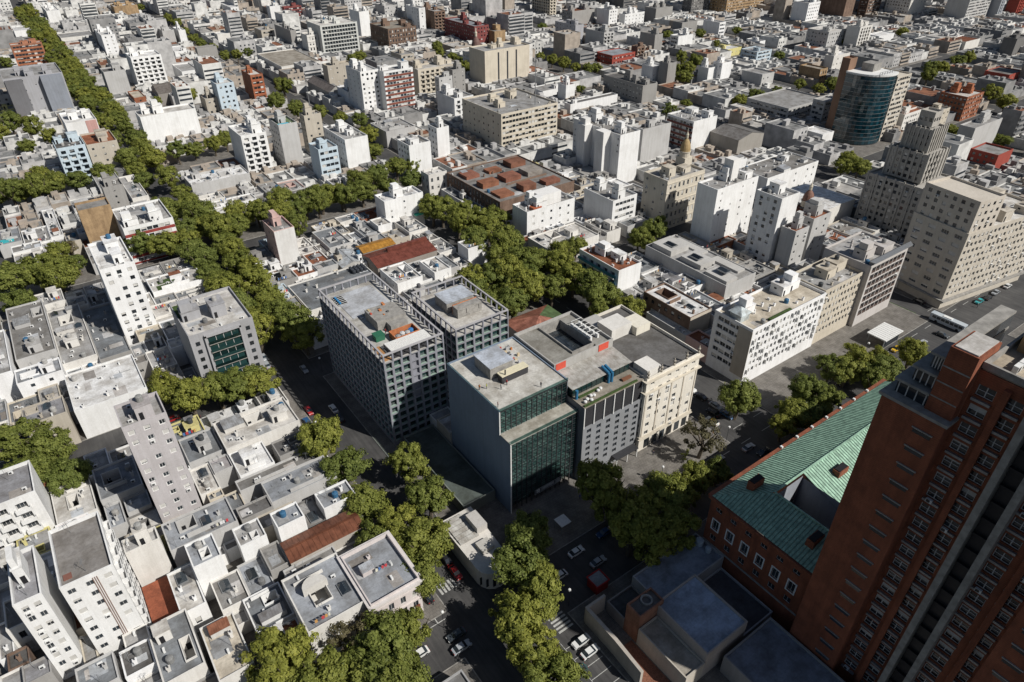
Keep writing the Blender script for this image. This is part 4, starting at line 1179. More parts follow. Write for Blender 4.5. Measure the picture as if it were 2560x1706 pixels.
pbox(tr, 'roof_room', 1.2, 2, 5.51, 4, 7, 7.6, 'plaster', (.5, .48, .45)); pbox(tr, 'roof_room', -1, -3.5, 5.51, 2.2, -.5, 6.6, 'plaster', (.5, .48, .44))
for i in range(5):
    x, y = tp[3 + i]; pbox(tr, 'shop_window', x * 1.012 - .4, y * 1.012 - .03, 1, x * 1.012 + .4, y * 1.012 + .03, 3.6, 'glass')
LAND.append((53, 88, 'rounded corner shop'))
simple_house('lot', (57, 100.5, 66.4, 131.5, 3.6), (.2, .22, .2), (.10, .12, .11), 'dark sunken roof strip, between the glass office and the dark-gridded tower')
# ---------------------------------------------------------------- halls and gable roofs
def hall(box, rise, axis, wc, rcol, label, nsheet=10, matw='plaster', cat='hall', name='gabled_hall', cols=None):
    x0, y0, x1, y1, h = box
    cx, cy = (x0 + x1) / 2, (y0 + y1) / 2
    root = empty(name, (cx, cy, 0), label, cat)
    a0, b0, a1, b1 = x0 - cx, y0 - cy, x1 - cx, y1 - cy
    b = MB(); b.box(a0, b0, 0, a1, b1, h, 0, False)
    if axis == 'x':
        b.tri((a0, b1, h), (a0, b0, h), (a0, 0, h + rise)); b.tri((a1, b0, h), (a1, b1, h), (a1, 0, h + rise))
    else:
        b.tri((a0, b0, h), (a1, b0, h), (0, b0, h + rise)); b.tri((a1, b1, h), (a0, b1, h), (0, b1, h + rise))
    ob('wall', b.mesh('wall', [matw]), root, col=wc)
    for i in range(nsheet):
        for s in (0, 1):
            b = MB(); e = .06; c = rcol if cols is None else cols(i, s)
            if axis == 'x':
                xa = a0 - .1 + i * (a1 - a0 + .2) / nsheet; xb = xa + (a1 - a0 + .2) / nsheet - .05
                ye = b0 - .2 if s == 0 else b1 + .2
                q = [(xa, ye, h + e), (xb, ye, h + e), (xb, 0, h + rise + e), (xa, 0, h + rise + e)]
            else:
                ya = b0 - .1 + i * (b1 - b0 + .2) / nsheet; yb = ya + (b1 - b0 + .2) / nsheet - .05
                xe = a0 - .2 if s == 0 else a1 + .2
                q = [(xe, ya, h + e), (xe, yb, h + e), (0, yb, h + rise + e), (0, ya, h + rise + e)]
            t = [(x, y, z + .09) for x, y, z in q]
            b.quad(*t); b.quad(*q[::-1])
            for k in range(4): b.quad(q[k], q[(k + 1) % 4], t[(k + 1) % 4], t[k])
            ob('roof_sheet', b.mesh('roof_sheet', ['sheet']), root, col=c)
    b = MB()
    if axis == 'x': b.box(a0, -.25, h + rise + .12, a1, .25, h + rise + .25)
    else: b.box(-.25, b0, h + rise + .12, .25, b1, h + rise + .25)
    ob('ridge_cap', b.mesh('ridge_cap', ['sheet']), root, col=tuple(c * .8 for c in rcol))
    LAND.append((cx, cy, label.split(',')[0]))
    return root
MAR = (.21, .065, .045)
hl = hall((93.3, 219, 119.8, 232.5, 6.6), 1.6, 'x', (.30, .27, .24), MAR, 'rust-red shed roof, beside a yellow roof in the middle block', 12, cat='shed')
for i in range(5): pbox(hl, 'roof_light', -3 + i * 3, 1.2, 8.05, -2.4 + i * 3, 5.2, 8.25, 'sheet', (.32, .22, .2))
pbox(hl, 'roof_monitor', -5, .6, 8.2, 13, 2.2, 9.4, 'sheet', MAR)
hall((94, 233.2, 108.5, 240.4, 7.0), 1.0, 'x', (.28, .26, .22), (.50, .25, .045), 'bright yellow-orange corrugated roof, behind the rust-red shed', 10, cat='shed')
hall((83.2, 229.4, 92.9, 242.4, 5.6), 1.3, 'y', (.45, .44, .42), (.52, .55, .58), 'silver gabled roof with two hatches, left of the rust-red shed', 8, cat='shed')
hall((15.9, 106.2, 33.5, 112.6, 7.4), .9, 'x', (.45, .42, .38), (.20, .075, .04), 'long rusty corrugated roof, in the lower left block', 14, cat='shed')
hall((84, 534.7, 98.6, 556, 8), 4, 'x', (.30, .28, .26), (.20, .18, .165), 'dark gabled church roof, below the bright white balcony tower', 6, cat='church')
hall((310.5, 223, 332, 242.6, 13), 2.4, 'y', (.33, .31, .28), (.22, .21, .20), 'big dark shallow-gabled hall, right of centre', 8)
hall((178, 461, 188, 500, 9.5), 3.2, 'y', (.36, .35, .33), (.22, .19, .17), 'grey gabled shed, below the cream palace', 9, cat='shed')
hall((268, 142.6, 291, 166.5, 11.5), .7, 'y', (.70, .68, .64), (.86, .86, .85), 'brilliant white vaulted hall roof, left of the stepped skyscraper', 8)
# hipped red and green roof by the park
hp = empty('hipped_house', (121, 153, 0), 'low house with a faded red and green hipped roof, by the park trees', 'house')
pbox(hp, 'wall', -9, -7, 0, 9, 7, 5.6, 'plaster', (.40, .36, .33))
ap = (0, 0, 8.6); cn = [(-9.6, -7.6, 5.65), (9.6, -7.6, 5.65), (9.6, 7.6, 5.65), (-9.6, 7.6, 5.65)]
for k in range(4):
    A, B = Vector(cn[k]), Vector(cn[(k + 1) % 4]); P = Vector(ap)
    for i in range(9):
        p, q = A.lerp(B, i / 9), A.lerp(B, (i + 1) / 9)
        t = abs((i + .5) / 9 - .5) * 2; top = 1 - t * .0
        b = MB(); pa, qa = p.lerp(P, .98), q.lerp(P, .98)
        up = Vector((0, 0, .04 + .015 * (i % 2)))
        b.quad(tuple(p + up), tuple(q + up), tuple(qa + up), tuple(pa + up)); b.quad(tuple(p), tuple(q), tuple(q + up), tuple(p + up))
        r = random.Random(k * 31 + i); f = r.uniform(.7, 1.15)
        c = (.13 * f, .20 * f, .09 * f) if k == 1 else (.40 * f, .17 * f, .12 * f)
        ob('roof_sheet', b.mesh('roof_sheet', ['sheet']), hp, col=c)
LAND.append((121, 153, 'red and green hipped roof'))
# ---------------------------------------------------------------- other special buildings
rg = building('g20', (24.6, 83.4, 35.7, 98, 11.6), 'O', 'Z', 'o', '.', 'ornate pinkish corner house with balusters, at the lower crossroads', ph=1.0, kit=2, wcol=(.66, .60, .58))
for z, d in ((10.0, .45), (10.9, .7)):
    b = MB().ring(-5.55 - d, -7.3 - d, 5.55 + d, 7.3 + d, z, z + .3, d - .006); ob('cornice', b.mesh('cornice', ['plaster']), rg, col=(.66, .62, .6))
for i in range(4): pbox(rg, 'shutter', -4.4 + i * 2.75, -7.37, 1.2, -3.3 + i * 2.75, -7.31, 3.4, 'paint', (.2, .07, .04))
rb = building('b02', (18.6, 185.2, 37.0, 208, 23.1), 'V', 'O', '.', '.', 'grey apartment block with a glazed balcony recess, facing the lower tree row', ph=.9, kit=2, wcol=(.40, .40, .415))
for j in range(7):
    z = 2.2 + j * 2.75
    for x in (-7.9, 6.6):
        ob('window', win_mesh(1.2, 1.3, 0, 'd'), rb, (x, -11.46, z + .6))
    pbox(rb, 'balcony_glazing', -4.4, -11.44, z, 4.6, -11.405, z + 2.3, 'teal')
    pbox(rb, 'balcony_slab', -4.5, -12.1, z - .25, 4.7, -11.402, z - .02, 'conc')
    for x in (-2.2, 0, 2.3): pbox(rb, 'balcony_divider', x, -11.52, z, x + .12, -11.445, z + 2.3, 'frame')
    pbox(rb, 'balcony_rail', -4.4, -12.08, z + .02, 4.6, -12.03, z + .95, 'teal')
b = MB(); b.ring(-5.2, -.3, 5.4, .3, 0, 1, .1)
for x in (-5.3, 4.75): pbox(rb, 'recess_jamb', x, -12.2, 1, x + .55, -11.401, 22, 'plaster', (.40, .40, .415))
pbox(rb, 'recess_lintel', -5.3, -12.2, 21.4, 5.3, -11.403, 22.2, 'plaster', (.40, .40, .415))
pbox(rb, 'roof_lawn', -8.8, 2, 22.19, -4.5, 10.5, 22.25, 'grass'); pbox(rb, 'roof_lawn', 1, 4, 22.19, 5, 9, 22.25, 'grass')
rf = building('f27', (216.3, 187, 240, 201, 23.4), 'O', 'L', 'o', 's', 'ornate cream palace block with a tall tiled dome, right of centre', ph=1.0, kit=1, wcol=(.60, .55, .46))
def dome(root, x, y, z, r, col, hh=1.0):
    b = MB(); b.lathe([(r * 1.05, 0), (r * 1.05, r * .9), (r * 1.15, r * .95), (r * 1.15, r * 1.1)], 16); ob('dome_drum', b.mesh('dome_drum', ['plaster']), root, (x, y, z), col=(.58, .53, .44))
    b = MB(); b.lathe([(r, 0), (r * .97, r * .5 * hh), (r * .82, r * 1.0 * hh), (r * .55, r * 1.45 * hh), (r * .25, r * 1.75 * hh), (r * .15, r * 1.8 * hh)], 16); ob('dome', b.mesh('dome', ['tank']), root, (x, y, z + r * 1.1), col=col)
    for k in range(8):
        a = k * math.pi / 4; pbox(root, 'dome_rib', 0, 0, 0, .01, .01, .01, 'plaster', (.6, .55, .45)) if False else None
    zz = z + r * 1.1 + r * 1.8 * hh
    b = MB(); b.lathe([(r * .28, 0), (r * .28, r * .6), (r * .34, r * .65), (r * .2, r * .9), (r * .06, r * 1.3), (.05, r * 1.9)], 10); ob('lantern', b.mesh('lantern', ['plaster']), root, (x, y, zz), col=(.55, .5, .4))
pbox(rf, 'corner_turret', 6.8, .8, 23.4, 11.6, 6.2, 27.0, 'plaster', (.60, .55, .46))
dome(rf, 9.2, 3.5, 27.0, 2.3, (.38, .27, .13), 1.35)
ri = building('i06', (236, 129, 247.6, 142, 21.6), 'L', 'T', 's', 's', 'old tower house with red roof terraces and a small brown dome', kit=1)
dome(ri, 3.0, 3.0, 21.6, 2.2, (.20, .10, .07), 1.1)
ro = building('f28', (385, 245, 425, 276, 12.6), 'L', 'L', 'r', 'r', 'long low office with ribbon windows, left of the teal glass tower', kit=2)
rcu = building('cup', (303, 470, 318, 488, 17), 'O', 'L', 'o', 'o', 'small stone block with a dark ribbed cupola, top centre', kit=1)
dome(rcu, -3, -4, 17, 3.6, (.16, .09, .075), 1.2)
building('e02g', (236.1, 609.5, 270.5, 640, 25.5), 'O', 'O', 'g', '.', 'gridded office with a stepped roof, top left of centre', kit=2, wcol=(.62, .63, .60))
# terracotta patio and small street buildings
pt = empty('tiled_patio', (-9.7, 116.8, 0), 'terracotta tiled patio between white walls, lower left', 'patio')
b = MB(); b.box(-2.8, -6.3, 0, 2.8, 6.3, 3.0, 0, False); ob('patio_base', b.mesh('patio_base', ['brick']), pt, col=(.33, .10, .05))
pbox(pt, 'patio_step', -2.7, -6.2, 3.001, 2.7, -5.9, 3.3, 'conc')
LAND.append((-9.7, 116.8, 'terracotta tiled patio'))
kr = empty('red_kiosk', (70.3, 65.9, 0), 'square red kiosk with a grey roof on the shaded avenue', 'kiosk')
pbox(kr, 'kiosk_wall', -1.7, -1.6, .131, 1.7, 1.6, 2.7, 'paint', (.30, .02, .02)); b = MB().ring(-1.9, -1.8, 1.9, 1.8, 2.701, 3.1, .2); ob('roof_rim', b.mesh('roof_rim', ['paint']), kr, col=(.34, .02, .02)); pbox(kr, 'roof', -1.69, -1.59, 2.702, 1.69, 1.59, 2.8, 'roof', (.28, .31, .33))
kw = empty('bus_shelter', (213.2, 81.5, 0), 'large white-roofed shelter on the avenue pavement', 'shelter')
pbox(kw, 'roof', -5.4, -3.4, 3.8, 5.4, 3.4, 4.1, 'white')
for i in range(9): pbox(kw, 'roof_rib', -5.35 + i * 1.2, -3.4, 4.101, -5.25 + i * 1.2, 3.4, 4.18, 'white')
for x in (-4.8, 4.6):
    for y in (-2.8, 2.6): pbox(kw, 'post', x, y, 0, x + .25, y + .25, 3.799, 'metal')
pbox(kw, 'glazing', -4.5, -2.7, .3, 4.5, -2.62, 3.0, 'glass')
wa = empty('white_awning', (74.3, 83.2, 0), 'small white canvas awning by the glass office entrance', 'awning')
pbox(wa, 'canvas', -1.5, -1.5, 2.9, 1.5, 1.5, 3.05, 'white')
for x in (-1.4, 1.3):
    for y in (-1.4, 1.3): pbox(wa, 'post', x, y, 0, x + .1, y + .1, 2.899, 'metal')
# ---------------------------------------------------------------- measured buildings (metres)
TABLE = '''g01|-4.2 136.7 4.8 145.8 35.4|I|L|a|.|grey slab tower with white-framed windows, rising over the low roofs at left
g02|-14.5 187.5 4.2 208 10.2|W|W|.|.|wide blinding-white flat roof, low building touching the grey slab tower
g03|-26.2 187.1 -16 196.1 11.3|B|V|s|.|beige walk-up with a brown-stained roof, behind the lower left trees
g04|-26.3 211.6 -14.4 219.8 10|W|Z|s|.|white house with bluish roof terraces, left edge
g05|-40 151 -25.1 163.2 17.3|W|V|b|.|white apartment house with a blank cream east wall, lower left edge
g06|-24.6 150.3 -15.9 164.1 6|O|O|.|.|long cream flat roof with a dark skylight, lower left
g07|-14.7 150.1 -5.2 162.7 8|L|Z|.|.|pair of zinc-grey low roofs, just left of the grey slab tower's foot
g08|-14.7 141.6 -11 150.04 6|L|Z|.|.|narrow zinc roof strip, between the cream roof and the grey slab tower
g09|-10.4 144.3 -5 150.04 6|L|Z|.|.|small zinc roof with a frayed edge, at the foot of the grey slab tower
g10|-22.7 111.2 -13.7 127.5 24.6|W|V|a|b|white slab with a weathered grey-brown roof, bottom left corner
g11|-30 112 -25.4 125.4 24.6|W|V|d|.|narrow white wing with one column of dark windows, bottom left corner
g12|-12.5 124.06 -5.6 128.3 13.5|O|L|.|.|white cube house, above the terracotta patio
g13a|-4.7 123.5 10.1 132.8 9|L|Z|.|.|long silver zinc roof with two light wells, centre of the lower left block
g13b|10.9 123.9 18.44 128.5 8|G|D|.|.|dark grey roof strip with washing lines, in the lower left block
g13c|18.5 125.1 35 133.3 8|L|Z|.|.|silver zinc roof with a concrete tank box, lower left block by the street trees
g13d|27.6 115 35.8 120.9 9|W|Z|.|.|white house with a curved brick line on its roof, by the rusty roof
g14|-1.8 113.3 4.1 120.6 11.9|W|Z|.|.|tall white party-wall house, right of the terracotta patio
g15|8.1 114.7 14 120.8 10|W|L|.|.|white house with a sunken courtyard, left of the blue zinc roof
g16|16.5 113.9 22.8 119.3 11|W|Z|.|.|white house under a blue zinc roof, above the rusty roof
g18|11.6 107.1 15.84 114.5 7|G|G|.|.|grey walled yard house, left end of the rusty roof
g19|12.2 85.5 24.4 100.2 11|O|Z|h|.|cream two-storey house with shuttered windows, beside the ornate corner house
g21|15.2 150.2 35.2 162.9 8|O|O|.|.|old corner house with white and slate roof halves, at the lower left crossing
g22|6 152.5 14.9 163.5 6.5|L|F|.|.|bluish zinc roof with a glazed lantern, right of the grey slab tower
g23|10.4 145.4 15.14 151.2 6|L|I|.|.|house under a striped mauve roof, lower left block
g24|15.3 140 24.2 149.9 6.5|W|W|.|.|white rendered roof with three slots, lower left block
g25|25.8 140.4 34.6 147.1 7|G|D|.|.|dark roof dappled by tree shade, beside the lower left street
g26|5.4 140.4 10.34 151.2 5.5|O|O|.|.|cream terrace with black tanks, right foot of the grey slab tower
g27|13.7 135.4 33.2 139.7 6|L|G|.|.|thin grey roof strip, above the silver zinc roofs
g28|-13.2 92.6 -5.7 107 9|O|F|.|.|blue-grey flat roof with a raised hatch, bottom edge
g29|-4.7 87.2 1.8 100.6 9|O|C|.|.|cream roof terrace with dark slabs, bottom edge beside the shaded yard
g30|-26.3 99.8 -19.7 106.5 8|L|F|.|.|blue-grey roof with a rusty seam, bottom left edge
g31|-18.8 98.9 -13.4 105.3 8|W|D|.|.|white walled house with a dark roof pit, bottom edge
g32|-37.1 115.3 -33.4 119.5 6|N|D|.|.|small dark brown roof, bottom left corner
g33|-35.9 122.5 -32 130.6 9|O|L|h|.|cream house with a red hatch, far bottom left
g34|-34.7 109.4 -30.06 113.9 7|G|V|.|.|grey lean-to house, bottom left corner
b01|4.7 227.1 14.8 249.5 30.9|W|W|a|.|slim white tower with irregular windows, left of the street trees
b03|-4.64 217.4 4.6 254 6|G|F|.|.|huge grey shed roof, in the shadow of the slim white tower
b04|-14.54 219.86 -4.7 258.3 7|O|L|.|.|row house roofs in cream and grey, left of the huge grey shed
b05|-25.6 227.3 -14.6 264.7 9|L|G|.|.|cluttered grey roofs with lean-tos, second block at left
b06|-32.3 218.4 -26.6 246.1 11|W|L|.|.|white party wall house, left edge of the second block
b07|18.6 250.3 36.7 262.5 7|W|O|.|.|white house with green roof lawns, right of the slim white tower
b08|15.56 233.6 24.7 242.7 6|O|O|.|.|low cream sheds, below the green roof lawns
b09|7.9 223.1 15.5 227.04 7|C|C|.|.|tan flat roof house, foot of the slim white tower
b11|26.1 263.2 38 276 6|G|G|.|.|low dark-roofed corner house, behind the green roof lawns
c01|7 311.6 19 321.5 20.2|E|G|.|.|tall blind gable of tan brick, left of the red-banded block
c01b|20 338.2 28.3 348 18.4|G|G|c|.|grey concrete wall block with slit windows, behind the tan brick gable
c02|19.06 292 38 315.7 16.5|W|L|R|.|white block with red bands, facing the tree row
c03|-5.5 324.8 -0.8 359.1 7|W|W|.|.|narrow white roof ridge house, third block at left
c04|-15.2 323.5 -5.56 341 6.5|W|L|s|.|wide white low house, left of the tan brick gable
c05|-24.3 331.2 -15.7 348.6 6|L|Z|.|.|house with a turquoise pool terrace, far left
c06|30.66 346.6 37.8 380.1 8|O|L|.|.|long cream row house, beside the diagonal tree street
c07|20.4 366.3 30.6 391.5 9|L|L|.|.|grey row house with small sheds, behind the concrete wall block
d01|10.3 406.3 23.3 422.5 19.4|S|D|b|.|pale blue apartment front with balconies, upper left by the diagonal street
d02|23.9 408.6 38.3 430.5 18|B|T|s|s|beige-grey corner block with red terraces, upper left by the diagonal street
d03|19.6 440.6 34.9 465.3 22|W|W|.|.|white block with a pink gable, upper left by the diagonal street
d04|0.2 543.7 33.1 577.9 28|V|L|c|.|grey double slab with blind walls, upper left edge
d05|-7.1 559.9 0.14 570.7 6.7|Y|L|r|.|yellow low block, upper left edge
d06|14.7 719.8 37.1 729.8 18.9|K|O|R|.|orange brick block with pale bands, upper left
d07|24.5 838.5 38.9 865.6 12|W|W|.|.|white stepped house, far upper left
d08|79.9 578.8 100.3 598.4 24.7|W|W|b|.|bright white tower with black balcony openings, upper left
d09|58.7 566.5 72.5 580.9 20.1|L|D|.|.|blind grey wall block, left of the bright white balcony tower
d10|55.8 435.6 85.9 449.2 20.3|W|O|.|.|long low block with a wide blind white wall, upper left
d11|126.8 929.3 151.1 949.4 13.3|E|O|.|.|pale yellow wall block, far upper left
d12|62.5 935.4 74.8 983 13.9|W|W|.|.|white wedge house, far upper left street
d13|57.4 798.7 84.9 826 8|O|L|.|.|low cream hall with a long wall, upper left
d14|82.2 722.1 93 756.2 18.7|W|W|s|.|tall white rendered block, upper left centre
d15|132.8 729.4 143 745.4 15.8|L|W|.|.|grey white party wall block, behind the bright white balcony tower
d16|146 725.8 152 746.9 15.2|W|W|.|.|thin white party wall house, upper left near the far tree street
d17|110.1 572.8 122.5 601.9 12.2|W|L|b|.|white balconied block, right of the bright white balcony tower
d18|109.3 473.9 120.3 486.8 22.6|S|O|a|.|pale blue slab with scattered windows, beside the orange brick block
d19|101.5 478.8 109.24 492.5 13.7|B|L|a|.|beige block, in front of the pale blue slab
d21|68.5 535.1 75.8 556.4 7.7|T|C|s|.|small red-orange house, below the blind grey wall
d22|137.4 495.2 146 514.5 20.3|T|O|R|.|orange brick block with pale bands, beside the big round tree
d23|141.4 649.8 157.7 657.3 12.5|G|G|.|.|raw concrete block, upper left centre
d24|177.3 718.2 189.6 729.7 9.6|O|W|.|.|plain cream block, far behind the raw concrete block
e01|176.8 547.9 208.5 604.9 11.2|O|B|o|o|cream palace with arched windows, left of the gridded office
e03|290.3 590.6 318.5 626.3 19.8|N|B|o|o|dark stone hotel with mansard corner, top centre left
e04|291.5 649.6 301.7 671.2 26.5|W|L|.|.|tall blind white wall, between the gridded office and the dark stone hotel
e05|364.6 636.4 377 670.7 21.6|N|L|b|.|brown balconied tower with a white flank, top centre
e06|353 646 360 672 24.5|W|L|s|s|thin white tower, left of the brown balconied tower
e07|358.6 555.7 374 608.3 19.6|M|Z|a|a|maroon hotel block, top centre
e07b|374.06 546.5 386 560.7 15.1|E|L|.|.|peach party wall block, right of the maroon hotel
e08|196.56 411.9 217.4 423.7 29.6|W|L|R|.|white tower with brick-red bands, upper centre
e09|184 419.3 196.5 440.9 29.9|W|W|a|c|white back tower, behind the brick-red banded tower
e10|231.2 430.9 265.8 444.9 22.6|C|O|b|.|cream block with curved balconies, right of the brick-red banded tower
e11|287.5 433.1 327.8 453.8 27|C|L|.|.|cream windowless slab with dark strips, upper centre
e12|252 420 262 430.84 21.7|G|G|c|.|stained concrete block, behind the cream balcony block
e13|231.7 403.8 241.9 409.4 22.5|L|G|c|c|thin grey block, right of the cream balcony block
e14|214.2 308 253.8 347.9 24|C|L|r|s|large beige apartment block with window bands, upper centre
e15|223.4 372 237.5 393.4 17.3|W|L|b|.|white balconied block, left of the large beige apartment block
e16|156.7 308 169.3 320.8 18.2|W|G|.|a|white windowless tower, above the tree row
e17|175.7 312 183.1 321 22.5|W|G|.|a|slim white twin tower, right of the white windowless tower
e18|169.2 359.5 188.3 380.3 10|L|L|.|.|wide grey flat hall roof, upper centre
e19|131.9 330.3 144.7 358.5 20.2|W|L|.|a|white party wall tower, above the long tree row
e20|115 324.1 125.2 336.5 20.2|S|L|r|.|pale blue-white block with glazed balconies, above the long tree row
e21|107.6 356 117.5 371.1 25.8|L|H|.|a|grey concrete tower with a rooftop pool, upper left centre
e22|125.2 366 134.8 373.1 25.2|B|G|s|a|beige tower carrying a tank and mast, upper left centre
e24|183.1 440.96 193.2 458.3 13.4|W|L|.|.|white wall house, below the grey gabled shed
e25|195.9 503.3 215.5 513 16.9|B|C|s|.|stained beige concrete block, below the cream palace
e27|269.8 791.3 289.1 798 15.8|M|O|r|.|dark red block, far top left of centre
e29|224.8 653.7 230.1 694.8 16.8|G|L|.|.|old grey block, left of the gridded office
e30|225.7 616.5 235.7 630.2 18.2|O|O|o|.|cream ornate house, against the gridded office
f01|487.7 573.5 517.4 589.7 17.6|G|Q|.|r|grey tower wall with a rusty roof, top right of centre
f02|445.3 518.3 455.2 547.6 16.6|V|L|.|s|grey slab with square dots, top centre
f03|516.7 550.8 528.3 569 19.1|W|O|a|.|white dotted block, top right of centre
f04|533.8 545.3 561.1 554.4 14.2|W|L|s|.|long white low block, top right of centre
f05|582.5 549.6 607.7 565.6 14.5|G|L|.|.|raw grey concrete cube, top right of centre
f06|403.9 423.1 429.1 442 11.2|R|Z|A|A|red five-storey block with white windows, upper right of centre
f07|338.4 323.8 351.8 361.8 17.4|G|D|.|a|dark concrete block with a pale end wall, right of centre
f08|288.2 337 329 343 10.8|W|D|.|.|broad white stepped wall, upper centre right
f09|237.2 238.7 250.8 274.2 25.9|W|G|.|c|white tower with deep notches, right of centre
f10|261 246.6 282 253.3 22.3|L|D|.|.|tall grey party wall block, behind the notched white tower
f11|295.6 242.76 314.8 262.1 21.1|W|L|.|R|brick-banded block with a white end wall, right of centre
f12|389.8 364.9 400 376.1 15|W|W|c|.|white block with a slotted wall, upper right of centre
f13|393 353.4 401.7 362.2 18.8|G|G|.|.|dark grey stepped wall, beside the slotted white block
f14|421.9 340.1 430.44 349.7 14.1|W|G|.|.|white cube block, upper right
f15|430.5 335.3 441.6 343.6 17.2|W|O|.|s|white stained block, beside the upper right white cube
f16|442.8 308.4 456.7 326.2 12.6|L|L|s|.|grey block with a blind west wall, upper right
f17|495.8 437.8 514.7 447.4 13.2|W|L|.|r|stepped white gable, upper right
f18|571.2 455.4 579.6 475.4 14.5|W|L|r|.|white office with a dark glass side, upper right
f19|515.7 398.6 534.5 410.7 6.3|Y|W|s|.|pale yellow low block, upper right
f20|285.8 204.7 294.8 209.6 12|W|L|.|.|small white lift tower, above the neoclassical roofs
f22|306.5 363.8 314.4 372.3 14.4|W|T|.|.|white cube with a red roof, upper centre right
f24|447 481 459 506 15.5|L|L|b|.|grey flank block with ornate front, top right of centre
f25|406 476 415.8 501.7 8.1|L|L|.|.|low concrete block, beside the upper street trees
f26|472.6 443.8 482.1 461.7 16.3|G|G|.|.|sooty concrete block, top right of centre
h03|425.9 194.5 448.6 199.4 13.4|O|T|A|.|cream office with rows of square windows, right of the teal glass tower
h04|486.8 188 508.3 204.6 15.3|T|O|A|A|salmon brick corner block, far right
h05|447.4 185.2 460.2 193.4 14.1|C|L|s|.|beige block with a cornice, right of the teal glass tower
h06|414.9 151.1 446.4 159.2 18.2|L|L|.|.|blank grey flank block, far right
h07|398.6 130.2 415.2 143.9 12.6|R|L|.|a|dark red block with a white penthouse, far right
h08|596.2 357 628.8 378.2 17.5|L|O|a|a|tall pale blue-grey block, top right
h09|617.2 341.5 636.4 353.8 21.2|O|L|b|.|grey flanked balcony tower, top right
h10|657 344 683 356 9.2|W|W|.|.|white stepped gable, top right
h17|686 440 706 458 23|W|L|a|.|white tower with a blue-grey flank, top right edge
h21|703.1 289.1 729.6 305.3 7.3|O|Q|.|.|white gable under a rusty roof, far right
h22|690.5 245.7 712.3 256.2 17.6|D|D|.|.|black flank block, far right edge
k11|745 435 762 466 60|N|D|.|.|dark brown high-rise, cut by the top edge at right
k12|782.2 431.5 808 441.4 60|N|D|r|r|brick high-rise with shaded windows, cut by the top edge at right
k13|809.6 400.3 842.4 426.6 60|O|L|c|a|pale grey high-rise trio, cut by the top edge at right
k14|832.9 352.1 881.5 374.2 55|L|L|r|.|grey banded slab high-rise, cut by the top edge at right
k15|886.3 343.7 897 353.9 50|Z|L|b|.|blue-grey balcony high-rise, top right corner
k16|912.6 336.3 927.7 347.4 50|R|L|b|.|red balcony high-rise, top right corner
k18|506.1 632.6 514.6 664.9 45|C|L|b|b|beige high-rise, cut by the top edge at centre
k19|602.5 619.5 628.7 635.1 40|D|L|r|.|dark banded high-rise, top edge right of centre
k20|639.4 551.7 667.5 564.4 50|D|D|a|a|shadowed grey high-rise, top edge right of centre
k21|670 529 744 552 45|E|L|A|a|brown stone high-rise with square windows, top edge at right
i01|159.9 211.9 186 222.4 15|W|L|s|.|white apartment house with a red roof terrace, above the park trees
i02|194.9 197.1 209.1 215.9 16.2|W|L|r|.|grey-white office with dark window bands, centre right
i03|215.1 159.9 240.5 170.2 28.5|W|L|c|.|white tower with a tall lift shaft, centre right
i04|220.6 134.8 231.6 146.2 31.8|W|L|.|a|white tower with square windows on its flank, centre right
i05|222.4 127.2 230.8 133.5 20.9|L|T|s|.|narrow beige tower, in front of the small dome
i08|157.2 153.1 168.5 174.9 13.9|W|T|.|b|block with a bright blue balconied front, behind the park trees
i09|158.3 119.6 168.7 141.2 10.7|N|W|.|a|brown brick block with a white roof, centre right
i10|185.3 127.1 202 167.1 10.2|L|L|.|.|long grey neoclassical block, behind the brown brick block
i12|155.9 190.2 181.6 206 7|O|O|.|.|low cream terrace with chimneys, above the park trees
j01|65.5 249.4 73.6 262.4 18.4|P|L|.|s|pink block with a stained white end wall, beside the tree street
j02|116.1 256.2 135.1 265.7 15.6|W|W|c|.|white house with two shafts, above the rust-red shed
j03|151.2 279.4 161.4 287 12.6|O|O|h|h|cream ornate villa, above the white house with two shafts
j04|160.9 233.2 203.9 278.7 12|N|G|.|o|dark brown market hall block, centre
j06|92.7 201.5 103.2 216 8|W|O|.|c|white low house with a roof slot, below the rust-red shed
j07|108 200.8 115.3 212.6 8|W|O|.|.|white low house, right of the roof slot house
j08|127.9 208.3 137 216.1 9|W|L|.|.|white raised house, beside the park trees
j09|93.9 194.3 109.6 200.74 5|L|F|.|.|grey flat roof, between the two dark-gridded blocks
j10|60.5 206 91 228 6|O|F|.|.|broad grey flat roof, left of the dark-gridded tower
j12|74.96 237.7 82.3 250.9 5|O|T|.|.|terracotta roof terrace, below the stained white wall
j13|85.7 247.7 95.3 266.5 6|L|F|.|.|grey house roofs, left of the rust-red shed
j14|102 248.1 109.44 264.6 6|L|F|.|.|grey house roof with a hatch, above the rust-red shed
j15|109.5 250.8 115.9 259 8|W|O|.|.|white roof box house, above the yellow roof
j17|58.4 240 74.9 245.2 5|W|N|.|.|white terrace house, right of the diagonal tree street
m01|87.3 353.9 100.1 375.3 24.5|W|W|b|.|white terraced tower with balcony fronts, above the long tree row at left
m02|56.5 341.5 84.4 355.8 10|L|W|.|.|grey box with a dazzling white roof, above the long tree row at left
m03|59 313.7 78 322 7.4|W|O|h|.|white three-storey house with tall windows, facing the long tree row at left
n02|303.7 385.4 325.9 399.6 6.6|W|L|.|.|white stepped wall house, above the large beige apartment block
n03|436.8 428.5 445.5 435.7 13.1|N|L|b|.|brown and white narrow block, right of the red five-storey block
n05|555.2 487.6 576.9 499.8 11.8|G|G|.|.|wide grey wall block, top right of centre by the trees
n06|561 399.9 568.6 414.8 7.4|W|L|.|.|small white cube block, right of the yellow low block
n07|503.6 359.6 522.5 375.7 12|S|L|r|r|pale blue office with dark glass bands, upper right
